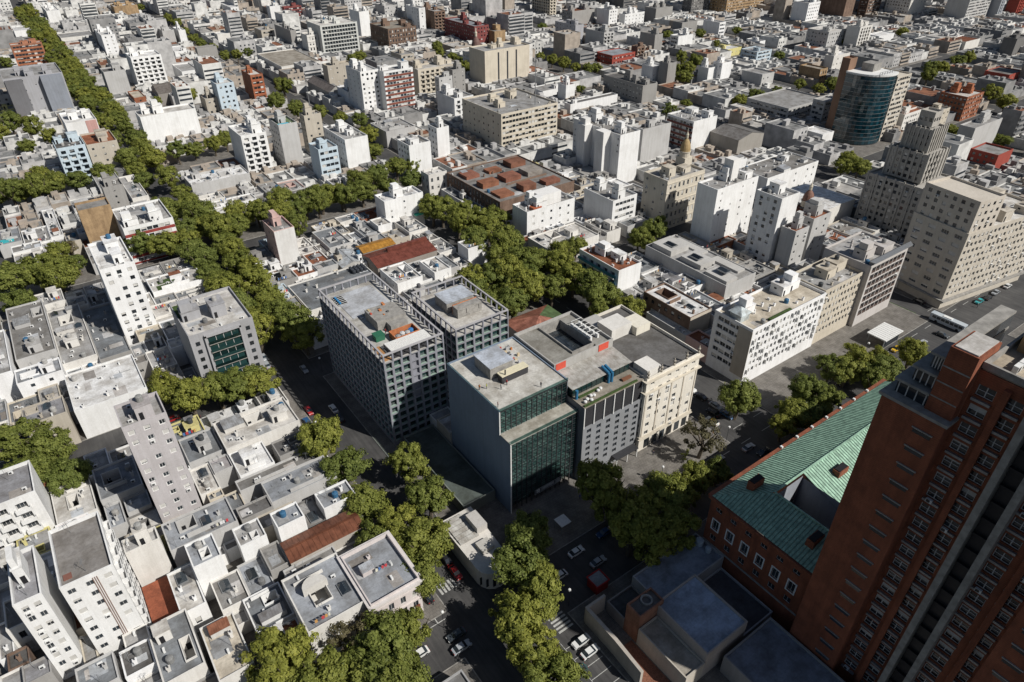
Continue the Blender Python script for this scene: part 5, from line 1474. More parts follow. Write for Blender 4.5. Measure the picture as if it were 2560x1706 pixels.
n08|357.9 270.4 363.6 280.3 10.3|L|G|.|.|grey lift tower block, left of the big dark hall
n09|371.2 265.4 378.2 278.1 9.8|L|O|s|.|pale grey block with a cream roof, behind the big dark hall
n13|489.5 292.7 498.6 310.2 12.6|E|B|o|.|ornate tan block, upper right
n14|523.2 304.4 545 312 15.6|O|W|s|.|cream windowless pair, upper right near the round glass tower
n15|397.7 229.7 429.2 238 18|L|L|r|r|grey banded office slab, left of the round glass tower
n16|367 208.6 377.9 221.6 9.2|W|W|.|.|white roof tower house, in front of the grey banded office slab
n20|586.2 204.7 608.5 221.4 11.5|R|G|s|s|dark red block with grey roof, far right by the trees
n24|279.5 180.7 320.1 198.5 12|W|G|s|.|long white low block with a portal, behind the white lift shaft tower
n26|270.6 530.7 282.4 549.2 10.6|B|L|r|.|beige block with window bands, below the dark stone hotel
n28|362.6 740.4 378.1 762.8 14.7|L|L|a|.|light grey dotted block, right of the dark stone hotel
n29|259.3 805.8 270.5 815.5 15.9|W|L|.|.|white twin wall block, far top left of centre
n30|213.3 700.8 225.6 720.7 11.6|B|L|r|.|beige banded low block, left of the cream palace
n32|125.7 661.2 137 685.2 9.9|W|W|s|.|white house cluster, behind the raw concrete block
n34|104.5 866.3 119.6 910 9.3|W|L|s|.|white stepped houses, far upper left behind the wide low hall
n36|233.3 860.3 242.1 906.5 10.7|W|W|a|.|white dotted house, far top left'''
BOX = {}
for l in TABLE.strip().splitlines():
    bid, co, wall, roof, S, V, label = l.split('|')
    box = tuple(float(v) for v in co.split())
    BOX[bid] = box
    kw = {}
    x0, y0, x1, y1, h = box
    if bid in ('g01', 'b01'): kw = dict(fr='x' if bid == 'g01' else 'd', kit=2)
    if bid in ('g13a', 'g14', 'g15', 'g07', 'b04', 'b05', 'j13', 'j14', 'g21', 'g28'): kw = dict(well=True)
    if bid in ('g02', 'g16', 'g22', 'b03', 'j10', 'j09', 'd10'): kw = dict(well=False, kit=1)
    if bid in ('c01', 'g10'): kw = dict(kit=0)
    if bid == 'i10': kw = dict(kit=1, clear=[(-8, -19, 8, 19)])
    if bid == 'c02': kw = dict(extras=(.34, .06, .05))
    if bid == 'd06': kw = dict(extras=(.48, .19, .10))
    if bid in ('d22',): kw = dict(extras=(.47, .15, .07))
    if bid == 'e08': kw = dict(extras=(.27, .085, .055))
    if bid == 'f11': kw = dict(extras=(.22, .08, .06))
    nm = 'apartment_building' if h > 12.5 else 'low_building'
    if h > 35: nm = 'tower_block'
    rt = building(bid, box, wall, roof, S, V, label, name=nm, ph=.9 if h > 12 else .55, **kw)
    W2, D2 = (x1 - x0) / 2, (y1 - y0) / 2
    if bid == 'e11':
        for k in range(3):
            w = x1 - x0; pbox(rt, 'dark_strip', -w / 2 + w * (.28 + .2 * k), -(y1 - y0) / 2 - .012, 3, -w / 2 + w * (.315 + .2 * k), -(y1 - y0) / 2 - .003, h - 2, 'dframe')
    W2, D2 = (x1 - x0) / 2, (y1 - y0) / 2
    if bid == 'g10':
        pbox(rt, 'roof_membrane', -W2 + .4, -D2 + .4, h - .92, W2 - .4, D2 - .4, h - .85, 'roof', (.27, .255, .24)); pbox(rt, 'roof_hatch', -W2 + .8, -D2 + 2, h - .849, -W2 + 2.2, -D2 + 3.4, h - .6, 'paint', (.22, .10, .075))
        ob('antenna', ant_mesh(), rt, (-1, 6, h - .85), .4); ob('antenna', ant_mesh(), rt, (0, -6, h - .85), 1.2)
        for k in range(3): pbox(rt, 'down_pipe', .6 + k * .35, -D2 - .12, 1, .75 + k * .35, -D2 - .005, h - 1, 'paint', (.25, .17, .14))
    if bid == 'g19':
        m = MB(); pts_ = [(2.6 * math.cos(a * math.pi / 10), 2.6 * math.sin(a * math.pi / 10)) for a in range(11)]; m.prism(pts_, h - .56, h + 1.5)
        ob('round_stair_head', m.mesh('round_stair_head', ['plaster']), rt, (-1, 1, 0), 0, (.62, .60, .56))
    if bid == 'd04':
        pbox(rt, 'slab_wall', -W2 + .5, -D2 - 2.5, 0, -W2 + 10, -D2 - .01, h - 1, 'plaster', (.17, .17, .18)); pbox(rt, 'slab_wall', W2 - 13, -D2 - 4, 0, W2 - 1, -D2 - .01, h - .5, 'plaster', (.27, .29, .33))
    if bid == 'j01': pbox(rt, 'end_wall', -W2 + .1, -D2 - .12, .2, W2, -D2 - .006, h - .2, 'plaster', (.70, .69, .67))
    if bid == 'j10':
        for k in range(12): ob('water_tank', tank_mesh(), rt, (W2 - 6 + (k % 4) * 1.55, D2 - 5.2 + (k // 4) * 1.55, h - .56), 0, (.035, .04, .05))
    if bid == 'f09':
        for t in (-11, 3): pbox(rt, 'stair_bay', -W2 - 5, t, 0, -W2 - .01, t + 6, h + .5, 'plaster', (.78, .77, .75))
        pbox(rt, 'lift_head', -W2 - 4, 4, h + .51, -W2 - .5, 8, h + 3.5, 'plaster', (.78, .77, .75))
    if bid == 'j04':
        r_ = random.Random(8)
        for k in range(9):
            px, py = -W2 + 3 + (k % 3) * 13, -D2 + 4 + (k // 3) * 14
            pbox(rt, 'roof_ridge_block', px, py, h - .55, px + r_.uniform(7, 11), py + r_.uniform(5, 8), h + r_.uniform(.3, 2.2), 'roof', r_.choice(((.30, .13, .075), (.24, .11, .07), (.33, .30, .27), (.28, .12, .08))))
    if bid == 'd03': pbox(rt, 'pink_gable', 2.0, -(y1 - y0) / 2 - .2, h - 9, 7.3, -(y1 - y0) / 2 - .004, h - .2, 'plaster', (.55, .33, .30))
    if bid == 'e22':
        b = MB(); b.lathe([(.3, 0), (.12, 14), (.05, 20)], 6); ob('mast', b.mesh('mast', ['metal']), rt, (1, 1, h - .9))
    if bid == 'e14':
        b = MB(); b.lathe([(.28, 0), (.2, 22), (.1, 34)], 5); ob('mast', b.mesh('mast', ['metal']), rt, (8, -14, h - .9))
    if bid == 'i08':
        for j in range(4): pbox(rt, 'blue_spandrel', -(x1 - x0) / 2 - 1.07, -(y1 - y0) / 2 + .3, 1.6 + j * 2.95, -(x1 - x0) / 2 - 1.055, (y1 - y0) / 2 - .3, 2.9 + j * 2.95, 'paint', (.05, .23, .36))
    if bid == 'i09': pbox(rt, 'end_wall', -W2 + .02, -D2 - .1, .2, W2, -D2 - .006, h - .1, 'plaster', (.56, .50, .42))
    if bid == 'i10':
        for q in ((-7, -19, -1, -9, 1.6), (-6, -6, 2, 4, 2.2), (-7, 8, 3, 18, 2.6), (3, -16, 7, -3, 1.2), (4, 2, 7.5, 17, 1.0)): pbox(rt, 'raised_roof', q[0], q[1], h - .9, q[2], q[3], h - .9 + q[4], 'plaster', (.50, .49, .47))
        for q in (-14, -1, 12): ob('skylight', sky_mesh(), rt, (-3, q, h - .9 + 2.7), 0, None, (1.4, 1.4, 1.2))
    if bid == 'i03': pbox(rt, 'lift_shaft', 0, -1, h - .9, 4.2, 3.5, h + 8, 'plaster', (.78, .77, .74))
    if bid == 'c05': pbox(rt, 'pool', -3.4, -6, h - .55, 1.5, -2, h - .45, 'paint', (.05, .42, .45))
    if bid == 'e21': pbox(rt, 'pool', -4.2, -6.6, h - .9, 1.5, -3.2, h - .6, 'paint', (.10, .42, .55))
    if bid in ('b07',):
        pbox(rt, 'roof_lawn', -7, -5.2, h - .565, -1, -1, h - .5, 'grass'); pbox(rt, 'roof_lawn', -6, 0, h - .565, 0, 3, h - .5, 'grass')
    if bid == 'j02': pbox(rt, 'green_awning', 4, -(y1 - y0) / 2 - 2.4, 6.2, 8.5, -(y1 - y0) / 2 - .01, 6.5, 'paint', (.03, .42, .30))
    if bid == 'i01': pbox(rt, 'roof_storey', -4, -3, h - .9, 7, 4, h + 4.2, 'plaster', (.78, .77, .75)); pbox(rt, 'red_roof', -9, -4.5, h - .9, -4.6, 0, h + .3, 'paint', (.40, .11, .05))
OCC = list(BOX.values()) + [(236.1, 609.5, 270.5, 640, 25.5), (303, 470, 318, 488, 17), (55, 133.5, 73, 175.5, 31), (80.5, 140, 99, 166, 25), (67, 94.5, 87.6, 122, 30), (87.8, 92.5, 107.8, 122, 25), (108, 91.5, 128, 122.5, 25.5), (154.7, 94, 191.4, 108, 20.9), (191.5, 94.5, 213, 108, 21.4), (213.2, 92.5, 236, 110, 24.3), (251, 76, 296, 98, 30), (92, 0, 125, 32.5, 78), (95.3, 32.8, 165, 58.4, 20), (24.5, 83.2, 35.8, 98, 11.5), (15.9, 106.1, 33, 112.8, 8), (18.5, 185, 37, 208, 23.1), (216.3, 187, 240, 201, 23.4), (385, 245, 425, 276, 12.6), (310.4, 223, 332, 242.7, 14), (112, 146, 130, 160, 6), (93.1, 218.9, 120, 240.5, 7), (236, 129, 247.6, 142, 21.6), (273, 142.6, 291, 163, 12), (388, 196, 412, 216, 39), (284, 112, 318, 142, 30), (178, 460.6, 188, 500, 10), (84, 534.7, 98.6, 556, 8), (-12.5, 110.5, -7, 124, 3), (48.5, 79, 57, 98, 6), (55.5, 100, 66.5, 132, 3.5)]
TREES = [(36.8, 139.0, 6.0), (38.2, 126.9, 6.0), (36.5, 113.1, 5.5), (33.7, 101.8, 5.5), (51.3, 117.3, 6.0), (50.0, 104.9, 6.5), (39.7, 101.7, 6.0), (42.6, 93.9, 6.0), (37.7, 87.0, 5.0), (62.9, 82.0, 6.0), (56.2, 76.0, 6.5), (55.4, 67.9, 6.0), (47.7, 64.5, 6.0), (46.7, 57.9, 6.0), (46.2, 52.3, 5.5), (6.2, 85.2, 6.5), (10.2, 77.4, 6.0), (16.7, 75.7, 6.0), (23.4, 75.8, 6.5), (29.2, 76.8, 5.0), (23.2, 69.0, 6.0), (3.4, 81.5, 6.0), (-28.8, 184.9, 7.0), (-22.1, 178.2, 6.5), (-20.0, 165.8, 6.0), (-28.3, 170.2, 6.0), (8.7, 187.2, 6.0), (13.4, 179.1, 6.0), (21.0, 178.1, 6.5), (27.3, 175.9, 6.5), (32.1, 172.4, 5.5), (52.3, 189.2, 6.0), (23.8, 293.9, 6.0), (31.8, 288.1, 6.5), (-21.4, 289.7, 7.0), (-13.8, 288.0, 7.0), (-6.9, 279.1, 7.0), (-5.0, 306.2, 5.0), (-0.1, 295.8, 4.0), (-21.6, 271.8, 6.0), (64.7, 404.5, 5.5), (73.5, 406.2, 5.5), (84.5, 406.6, 5.5), (92.1, 409.8, 5.0), (64.3, 298.7, 6.0), (72.9, 297.8, 6.0), (80.0, 287.1, 6.5), (81.1, 270.8, 6.0), (93.7, 293.7, 6.0), (101.5, 293.7, 6.5), (110.9, 292.7, 6.0), (125.1, 301.1, 6.0), (136.3, 306.2, 6.0), (149.7, 310.4, 6.0), (159.2, 310.8, 5.5), (86.5, 304.8, 6.0), (139.9, 248.3, 7.0), (147.3, 232.1, 6.5), (154.3, 226.9, 6.5), (143.6, 205.7, 6.5), (139.2, 191.5, 6.0), (134.4, 212.4, 5.5), (135.2, 178.4, 6.0), (115.1, 185.7, 6.0), (123.9, 182.9, 6.5), (124.6, 171.4, 6.5), (146.7, 185.9, 6.0), (157.3, 186.6, 5.5), (167.1, 188.4, 5.0), (111.8, 170.5, 5.5), (146.6, 155.3, 6.5), (153.3, 165.1, 5.0), (139.8, 143.4, 5.0), (193.2, 178.4, 5.0), (204.2, 180.0, 5.5), (194.4, 174.6, 4.0), (159.9, 497.7, 7.0), (142.6, 465.6, 6.0), (146.2, 439.6, 6.0), (158.6, 430.4, 5.0), (161.6, 406.4, 6.0), (171.5, 399.0, 6.0), (161.5, 367.2, 6.0), (150.8, 340.4, 6.0), (153.5, 382.5, 5.0), (102.6, 522.0, 5.0), (80.5, 523.9, 4.0), (-4.0, 509.7, 7.0), (4.9, 493.4, 7.0), (11.6, 478.9, 5.0), (-11.1, 495.9, 6.0), (-1.3, 470.5, 5.0), (-13.9, 385.1, 7.0), (-4.1, 384.0, 7.0), (5.1, 390.0, 6.0), (12.5, 399.4, 4.0), (-0.7, 400.9, 6.0), (7.6, 711.4, 5.0), (165.6, 854.9, 5.0), (166.3, 824.1, 5.0), (161.2, 772.4, 5.0), (159.3, 735.9, 5.0), (157.4, 702.1, 5.0), (158.6, 668.5, 5.0), (159.6, 637.3, 5.0), (167.8, 631.1, 5.0), (179.5, 637.7, 4.5), (159.7, 961.6, 5.0), (107.3, 948.8, 5.0), (250.4, 566.4, 5.5), (239.5, 557.5, 5.0), (320.3, 558.1, 5.0), (313.0, 520.8, 5.0), (306.3, 497.7, 5.0), (297.6, 477.9, 5.0), (309.0, 533.7, 5.0), (370.8, 474.9, 5.0), (370.1, 458.5, 5.0), (368.7, 441.4, 5.0), (367.3, 425.1, 5.0), (370.4, 414.4, 5.0), (379.8, 415.7, 5.0), (451.8, 392.8, 6.0), (431.6, 368.1, 6.0), (452.1, 378.2, 6.0), (410.1, 352.5, 6.0), (424.3, 373.6, 5.0), (520.8, 474.0, 5.0), (545.0, 455.5, 5.0), (533.2, 425.5, 4.0), (590.1, 448.8, 5.0), (336.6, 297.0, 5.0), (363.9, 307.7, 4.0), (333.5, 379.6, 4.0), (394.9, 288.5, 5.0), (410.9, 287.7, 5.0), (455.9, 581.4, 5.0), (477.4, 273.9, 6.0), (464.2, 275.5, 5.0), (704.8, 348.1, 5.5), (585.4, 260.0, 6.0), (592.2, 254.9, 6.0), (624.5, 258.2, 6.0), (638.7, 256.5, 5.5), (552.9, 244.7, 6.0), (543.4, 300.3, 5.0), (623.1, 356.9, 4.0), (539.5, 194.9, 6.0), (524.6, 179.0, 6.0), (449.5, 147.8, 5.0), (442.5, 173.4, 5.0), (407.8, 155.7, 5.0), (347.9, 180.3, 6.0), (339.6, 169.4, 6.0), (336.8, 176.6, 5.0), (462.2, 289.6, 5.0), (436.7, 289.4, 5.0), (532.0, 358.3, 5.0), (160.0, 76.1, 5.5), (149.3, 71.9, 5.5), (160.4, 69.7, 5.5), (152.1, 68.6, 5.5), (143.2, 71.4, 4.5), (176.9, 79.1, 5.0), (179.5, 75.2, 5.5), (186.3, 75.8, 5.5), (188.2, 68.8, 5.5), (194.1, 71.5, 5.0), (203.1, 67.8, 5.0), (180.8, 67.3, 5.0), (140.6, 85.0, 6.0), (84.1, 81.6, 7.0), (83.6, 77.3, 6.0), (108.1, 71.6, 4.5), (115.5, 70.9, 4.0), (95.5, 71.1, 6.0), (100.5, 70.5, 5.0), (88.0, 70.7, 6.0), (81.9, 68.1, 6.5), (84.6, 62.3, 6.0), (91.1, 63.3, 6.0), (40.2, 199.2, 6.9), (52.3, 196.1, 6.0), (40.0, 210.6, 5.4), (51.2, 209.2, 6.2), (39.3, 219.1, 6.8), (51.1, 221.2, 5.4), (39.2, 229.0, 6.8), (51.1, 232.9, 6.8), (40.5, 242.2, 6.4), (52.3, 242.8, 6.9), (39.5, 252.4, 5.5), (50.9, 252.2, 6.3), (40.1, 263.4, 5.8), (51.6, 263.3, 6.1), (39.1, 276.9, 5.2), (52.2, 273.1, 6.6), (39.9, 284.0, 5.3), (52.3, 284.8, 6.6), (40.5, 296.4, 5.8), (52.0, 295.4, 6.5), (51.1, 306.1, 6.9), (40.2, 317.4, 6.9), (51.2, 326.2, 5.8), (40.0, 333.3, 5.5), (51.3, 342.6, 5.3), (50.3, 360.9, 6.3), (40.4, 370.7, 5.3), (40.5, 390.4, 5.4), (51.2, 398.5, 6.6), (40.4, 405.6, 6.7), (50.4, 418.0, 6.7), (50.5, 434.9, 6.1), (40.3, 441.6, 5.9), (50.5, 469.4, 5.4), (41.0, 480.5, 5.9), (50.9, 488.8, 6.4), (40.3, 497.8, 5.7), (50.9, 506.8, 6.0), (50.6, 522.0, 6.4), (40.8, 532.9, 6.9), (51.0, 541.4, 6.6), (41.0, 550.4, 6.9), (50.8, 561.9, 7.1), (40.5, 567.7, 6.9), (40.8, 587.9, 6.7), (50.9, 596.3, 6.6), (40.7, 606.1, 6.6), (49.7, 612.6, 6.2), (40.1, 623.7, 6.6), (50.5, 630.9, 5.6), (40.2, 639.7, 5.8), (50.4, 649.5, 6.5), (40.1, 660.6, 5.5), (50.1, 667.6, 5.7), (40.3, 675.1, 6.5), (50.6, 685.4, 6.5), (50.4, 705.3, 6.6), (39.9, 713.4, 6.5), (50.3, 741.6, 5.5), (40.6, 749.5, 5.7), (51.1, 757.5, 6.2), (40.2, 768.9, 6.1), (50.1, 795.9, 6.3), (40.2, 804.9, 6.3), (50.5, 810.5, 6.6), (40.2, 822.1, 6.9), (50.6, 829.1, 7.1), (40.1, 838.1, 5.8), (40.7, 856.9, 6.6), (50.9, 864.5, 6.8), (40.6, 874.3, 6.0), (50.4, 883.4, 6.8), (39.8, 892.0, 6.3), (49.7, 921.1, 6.2), (40.8, 929.5, 6.3), (40.3, 948.4, 5.8), (51.0, 954.3, 6.9), (40.4, 964.1, 6.8), (40.5, 983.2, 6.3), (49.9, 992.3, 6.9), (60.7, 289.0, 6.3), (75.0, 290.1, 6.3), (86.5, 288.6, 6.3), (98.7, 290.5, 6.3), (111.5, 289.9, 6.3), (120.6, 290.2, 6.3), (133.2, 289.8, 6.3), (147.4, 289.9, 6.3), (118.0, 165.0, 7.0), (128.0, 170.0, 7.0), (136.0, 165.0, 6.5), (147.0, 166.0, 7.0), (128.0, 182.0, 7.0), (140.0, 186.0, 7.0), (150.0, 178.0, 6.0), (136.0, 198.0, 7.0), (146.0, 206.0, 6.5), (136.0, 216.0, 6.5), (147.0, 222.0, 6.5), (138.0, 232.0, 6.5), (148.0, 244.0, 6.0), (137.0, 252.0, 6.5), (112.0, 178.0, 6.0), (104.0, 172.0, 5.5), (146.0, 150.0, 6.5), (150.0, 140.0, 5.5), (-22.0, 388.3, 6.3), (-10.0, 388.6, 6.3), (2.0, 389.8, 6.3), (14.0, 388.3, 6.3), (26.0, 389.2, 6.3)]
SPARSE = [(19.5, 82.6, 4.8), (119.9, 80.2, 5.5), (-0.6, 313.6, 4)]
CARS = [(47.4, 158.0, 'y', 'W'), (41.2, 161.6, 'y', 'R'), (38.8, 157.0, 'y', 'B'), (47.8, 182.1, 'y', 'S'), (38.9, 191.6, 'y', 'S'), (39.6, 195.5, 'y', 'S'), (47.2, 153.0, 'y', 'K'), (46.3, 87.5, 'y', 'R'), (38.0, 86.0, 'y', 'K'), (38.3, 74.2, 'x', 'D'), (37.7, 71.2, 'x', 'S'), (29.9, 75.0, 'x', 'W'), (46.5, 92.1, 'y', 'K'), (58.5, 57.7, 'x', 'W'), (58.5, 54.9, 'x', 'W'), (58.3, 53.1, 'x', 'G'), (74.6, 70.5, 'x', 'S'), (64.8, 72.8, 'x', 'W'), (72.3, 75.6, 'x', 'W'), (81.5, 76.0, 'x', 'B'), (134.2, 87.7, 'y', 'T'), (140.4, 91.7, 'y', 'S'), (137.3, 90.1, 'y', 'K'), (139.9, 87.1, 'y', 'B'), (140.3, 97.4, 'y', 'K'), (140.7, 100.4, 'y', 'W'), (133.7, 74.5, 'x', 'S'), (135.7, 71.0, 'x', 'K'), (123.2, 76.3, 'x', 'S'), (115.9, 77.2, 'x', 'K'), (111.4, 77.0, 'x', 'K'), (102.2, 72.9, 'x', 'W'), (99.0, 77.1, 'x', 'R'), (232.8, 71.2, 'y', 'D'), (248.4, 87.4, 'y', 'K'), (266.2, 74.3, 'x', 'C'), (271.5, 73.6, 'x', 'K'), (277.8, 73.7, 'x', 'S'), (286.6, 73.3, 'x', 'W'), (212.2, 75.9, 'x', 'Y'), (222.7, 72.6, 'x', 'S'), (218.1, 73.0, 'x', 'Y'), (195.8, 74.7, 'x', 'R'), (181.3, 76.2, 'x', 'K'), (186.8, 75.5, 'x', 'K'), (12.1, 177.4, 'x', 'K'), (6.2, 177.4, 'x', 'K'), (7.1, 181.6, 'x', 'R')]

# ---------------------------------------------------------------- infill houses
def place(px, py, pz):
    v = Vector((px, py, pz - CAMH)); w = v.dot(_f)
    if w < 1: return None
    return (640 + 850 * .5 * 2 * v.dot(_r2) / w * .75294 * 1.0, w)
def in_view(x, y, z=6):
    v = Vector((x, y, z - CAMH)); w = v.dot(_f)
    if w < 1: return False
    px = 1280 + 1700 * v.dot(_r2) / w; py = 853 - 1700 * v.dot(_u2) / w
    return -60 < px < 2620 and -120 < py < 1780
rngF = random.Random(11)
lots = []
def split(x0, y0, x1, y1, mx, my):
    w, d = x1 - x0, y1 - y0
    if w > mx and w / mx > d / my:
        m = x0 + w * rngF.uniform(.38, .62); split(x0, y0, m, y1, mx, my); split(m, y0, x1, y1, mx, my)
    elif d > my:
        m = y0 + d * rngF.uniform(.38, .62); split(x0, y0, x1, m, mx, my); split(x0, m, x1, y1, mx, my)
    else: lots.append((x0, y0, x1, y1))
for (a0, b0, a1, b1) in BLOCKS:
    if not any(in_view(x, y) for x in (a0, (a0 + a1) / 2, a1) for y in (b0, (b0 + b1) / 2, b1)): continue
    far_ = math.hypot((a0 + a1) / 2, (b0 + b1) / 2)
    sz = (12, 16) if far_ < 350 and a0 < 150 else ((15, 20) if far_ < 520 else (21, 26))
    split(a0, b0, a1, b1, *sz)
def clip(l):
    l = list(l)
    for _ in range(12):
        hit = None
        for o in OCC:
            if min(l[2], o[2]) - max(l[0], o[0]) > .01 and min(l[3], o[3]) - max(l[1], o[1]) > .01: hit = o; break
        if not hit: return l
        o = hit; opt = []
        if o[0] > l[0]: opt.append(((o[0] - l[0]) * (l[3] - l[1]), 2, o[0] - .07))
        if o[2] < l[2]: opt.append(((l[2] - o[2]) * (l[3] - l[1]), 0, o[2] + .07))
        if o[1] > l[1]: opt.append(((o[1] - l[1]) * (l[2] - l[0]), 3, o[1] - .07))
        if o[3] < l[3]: opt.append(((l[3] - o[3]) * (l[2] - l[0]), 1, o[3] + .07))
        if not opt: return None
        opt.sort(reverse=True); l[opt[0][1]] = opt[0][2]
        if l[2] - l[0] < 2.2 or l[3] - l[1] < 2.2: return None
    return None
def D_tree(c):
    for (tx, ty, tr) in TREES:
        if tx * tx + ty * ty < 230 ** 2: continue
        dx = max(c[0] - tx, 0, tx - c[2]); dy = max(c[1] - ty, 0, ty - c[3])
        if dx * dx + dy * dy < 9.0: return True
    return False
PARK = [(368, 172, 396, 216), (385, 178, 418, 196), (100, 144, 154, 171), (55, 94, 67, 133), (118, 176, 156, 200)]
MANS = []
for o in OCC:
    if o[4] > 9.5:
        a_ = [math.atan2(px, py) for px in (o[0], o[2]) for py in (o[1], o[3])]
        MANS.append((min(a_), max(a_), math.hypot((o[0] + o[2]) / 2, (o[1] + o[3]) / 2), o[4]))
for (tx, ty, tr) in TREES:
    D_ = math.hypot(tx, ty)
    if D_ > 230: MANS.append((math.atan2(tx, ty) - tr / D_, math.atan2(tx, ty) + tr / D_, D_, 13))
fill = []
for l in lots:
    l = [l[0] + .04, l[1] + .04, l[2] - .04, l[3] - .04]
    c = clip(l)
    if not c: continue
    x, y = (c[0] + c[2]) / 2, (c[1] + c[3]) / 2
    if D_tree(c): continue
    if any(p[0] < x < p[2] and p[1] < y < p[3] for p in PARK): continue
    if not in_view(x, y): continue
    D = math.hypot(x, y); q = rngF.random()
    tallp = .0 if (D < 330 or (y < 430 and x < 330)) else (.16 if y > 380 and x < 300 else .24)
    if D > 520: tallp = .38
    if x > 430 and y < 500: tallp = .10
    if (c[2] - c[0]) * (c[3] - c[1]) < 40: h = rngF.uniform(3.5, 6)
    elif q < tallp * .45 and D > 230: h = rngF.uniform(15, 27)
    elif q < tallp + (.10 if tallp else .04) and D > 200: h = rngF.uniform(8.5, 14 if D > 400 else 10.5)
    elif x > 150 and 185 < y < 520 and x < 430: h = rngF.uniform(4.2, 8.5) if q > tallp + .12 else rngF.uniform(9, 15)
    else: h = rngF.uniform(4.0, 7.6)
    az = math.atan2(x, y); hw = .5 * max(c[2] - c[0], c[3] - c[1]) / D
    for (m0, m1, md, mh) in MANS:
        if m0 - hw < az < m1 + hw and 0 < md - D < (mh - 6) * D / 110 + 4: h = min(h, 3.6 + (md - D) * 110 / D * .12 + 2.2 * ((x * 7.3 + y * 3.1) % 1)); break
    fill.append((D, c, h))
fill.sort(key=lambda t: t[0])
WC = [('W', 'white', 26), ('O', 'cream', 22), ('L', 'light grey', 24), ('B', 'beige', 10), ('G', 'grey', 16), ('C', 'tan', 5), ('P', 'pink', 2), ('T', 'brick-red', .6), ('S', 'pale blue', 2), ('Y', 'yellow', 1), ('D', 'dark grey', 3)]
WC2 = [('W', 'white', 14), ('O', 'cream', 14), ('L', 'light grey', 22), ('B', 'beige', 14), ('G', 'grey', 22), ('C', 'tan', 6), ('D', 'dark grey', 12), ('N', 'brown', 5)]
RC = [('L', 'grey', 30), ('O', 'cream', 12), ('W', 'white', 9), ('F', 'slate', 18), ('G', 'dark', 20), ('T', 'terracotta', 5), ('Z', 'zinc', 8), ('Q', 'rusty', 3)]
def pick(tab):
    t = rngF.random() * sum(e[2] for e in tab)
    for e in tab:
        t -= e[2]
        if t <= 0: return e
    return tab[0]
NTH = ['', 'second ', 'third ', 'fourth ', 'fifth ', 'sixth ', 'seventh ', 'eighth ', 'ninth ', 'tenth ', 'eleventh ', 'twelfth ']
SEEN = {}
LM = list(LAND)
def where(x, y):
    best = None
    for (lx, ly, s) in LM:
        d = math.hypot(lx - x, ly - y)
        if d > .5 and (best is None or d < best[0]): best = (d, lx, ly, s)
    d, lx, ly, s = best
    dx, dy = x - lx, y - ly
    rr = dx * math.cos(YAW) - dy * math.sin(YAW); ff = dx * math.sin(YAW) + dy * math.cos(YAW)
    rel = ('right of' if rr > 0 else 'left of') if abs(rr) > abs(ff) else ('behind' if ff > 0 else 'in front of')
    return rel + ' the ' + s
def unique(lab):
    n = 0
    while True:
        t = ' '.join((NTH[min(n, 11)] + lab).split()[:16])
        while t.split()[-1] in ('a', 'the', 'of', 'with', 'in', 'and', 'front', 'to', 'on', 'under', 'by'): t = ' '.join(t.split()[:-1])
        if t not in SEEN or n > 11: SEEN[t] = 1; return t
        n += 1
FARM = [MB() for _ in range(5)]      # walls by colour and roofs of the farthest houses
nb = 0
for k, (D, c, h) in enumerate(fill):
    wl, wname, _ = pick(WC if c[0] < 280 or c[1] > 520 else WC2); rl, rname, _ = pick(RC)
    if nb < 300:
        nb += 1
        size = 'low' if h < 8.2 else ('mid-rise' if h < 15 else 'tall')
        lab = unique('%s %s house with a %s roof, %s' % (size, wname, rname, where((c[0] + c[2]) / 2, (c[1] + c[3]) / 2)))
        lab = ' '.join(lab.split()[:16])
        S = rngF.choice('hs..' if h < 9 else 'rAb.b'); V = rngF.choice('....s' if h < 9 else '..c.')
        building('fill%d' % k, (*c, h), wl, rl, S, V, lab, 'house', 'town_house' if h < 15 else 'apartment_house', ph=.5 if h < 9 else .8, kit=2 if D < 300 else 1, group='infill houses between the named buildings')
    else:
        i = {'W': 0, 'O': 0, 'L': 1, 'S': 1, 'G': 2, 'D': 2}.get(wl, 3)
        b = FARM[i]; x0, y0, x1, y1 = c
        b.box(x0, y0, 0, x1, y1, h, 0, False, 4)
        b.m[-1] = 4 if rl in 'LFGZ' else (5 if rl in 'OW' else 6)
        rr = random.Random(k)
        for _ in range(3):
            px, py = rr.uniform(x0 + .5, max(x0 + .6, x1 - 4)), rr.uniform(y0 + .5, max(y0 + .6, y1 - 4)); b.box(px, py, h, px + rr.uniform(1.5, 3.4), py + rr.uniform(1.5, 3.4), h + rr.uniform(.8, 3), 0, False)
        if h > 6:
            n = max(1, int((x1 - x0) / 3)); m = max(1, int(h / 2.9)); sty = rr.choice((0, 1, 2, 3, 3, 3, 1))
            for a in range(n):
                for z in range(m):
                    if sty == 1 and a == 0: b.box(x0 + .4, y0 - .03, z * 2.9 + 1, x1 - .4, y0 - .012, z * 2.9 + 2.2, 7, False)
                    elif sty == 2 and a == 0: b.box(x0 + .3, y0 - .9, z * 2.9 + .6, x1 - .3, y0 - .01, z * 2.9 + 1.5, 0); b.box(x0 + .5, y0 - .03, z * 2.9 + 1.55, x1 - .5, y0 - .012, z * 2.9 + 2.6, 7, False)
                    elif sty == 0 and rr.random() < .75:
                        wx = x0 + (a + .3) * (x1 - x0) / n; b.box(wx, y0 - .03, z * 2.9 + 1, wx + 1.3, y0 - .012, z * 2.9 + 2.3, 7, False)
        b.ring(x0, y0, x1, y1, h + .002, h + .6, .3, 0)
cols = [(.70, .69, .66), (.50, .49, .48), (.29, .285, .28), (.42, .36, .30)]
mats = [mat_simple('far_wall_%d' % i, c, .85, var=.2, scale=.2) for i, c in enumerate(cols)]
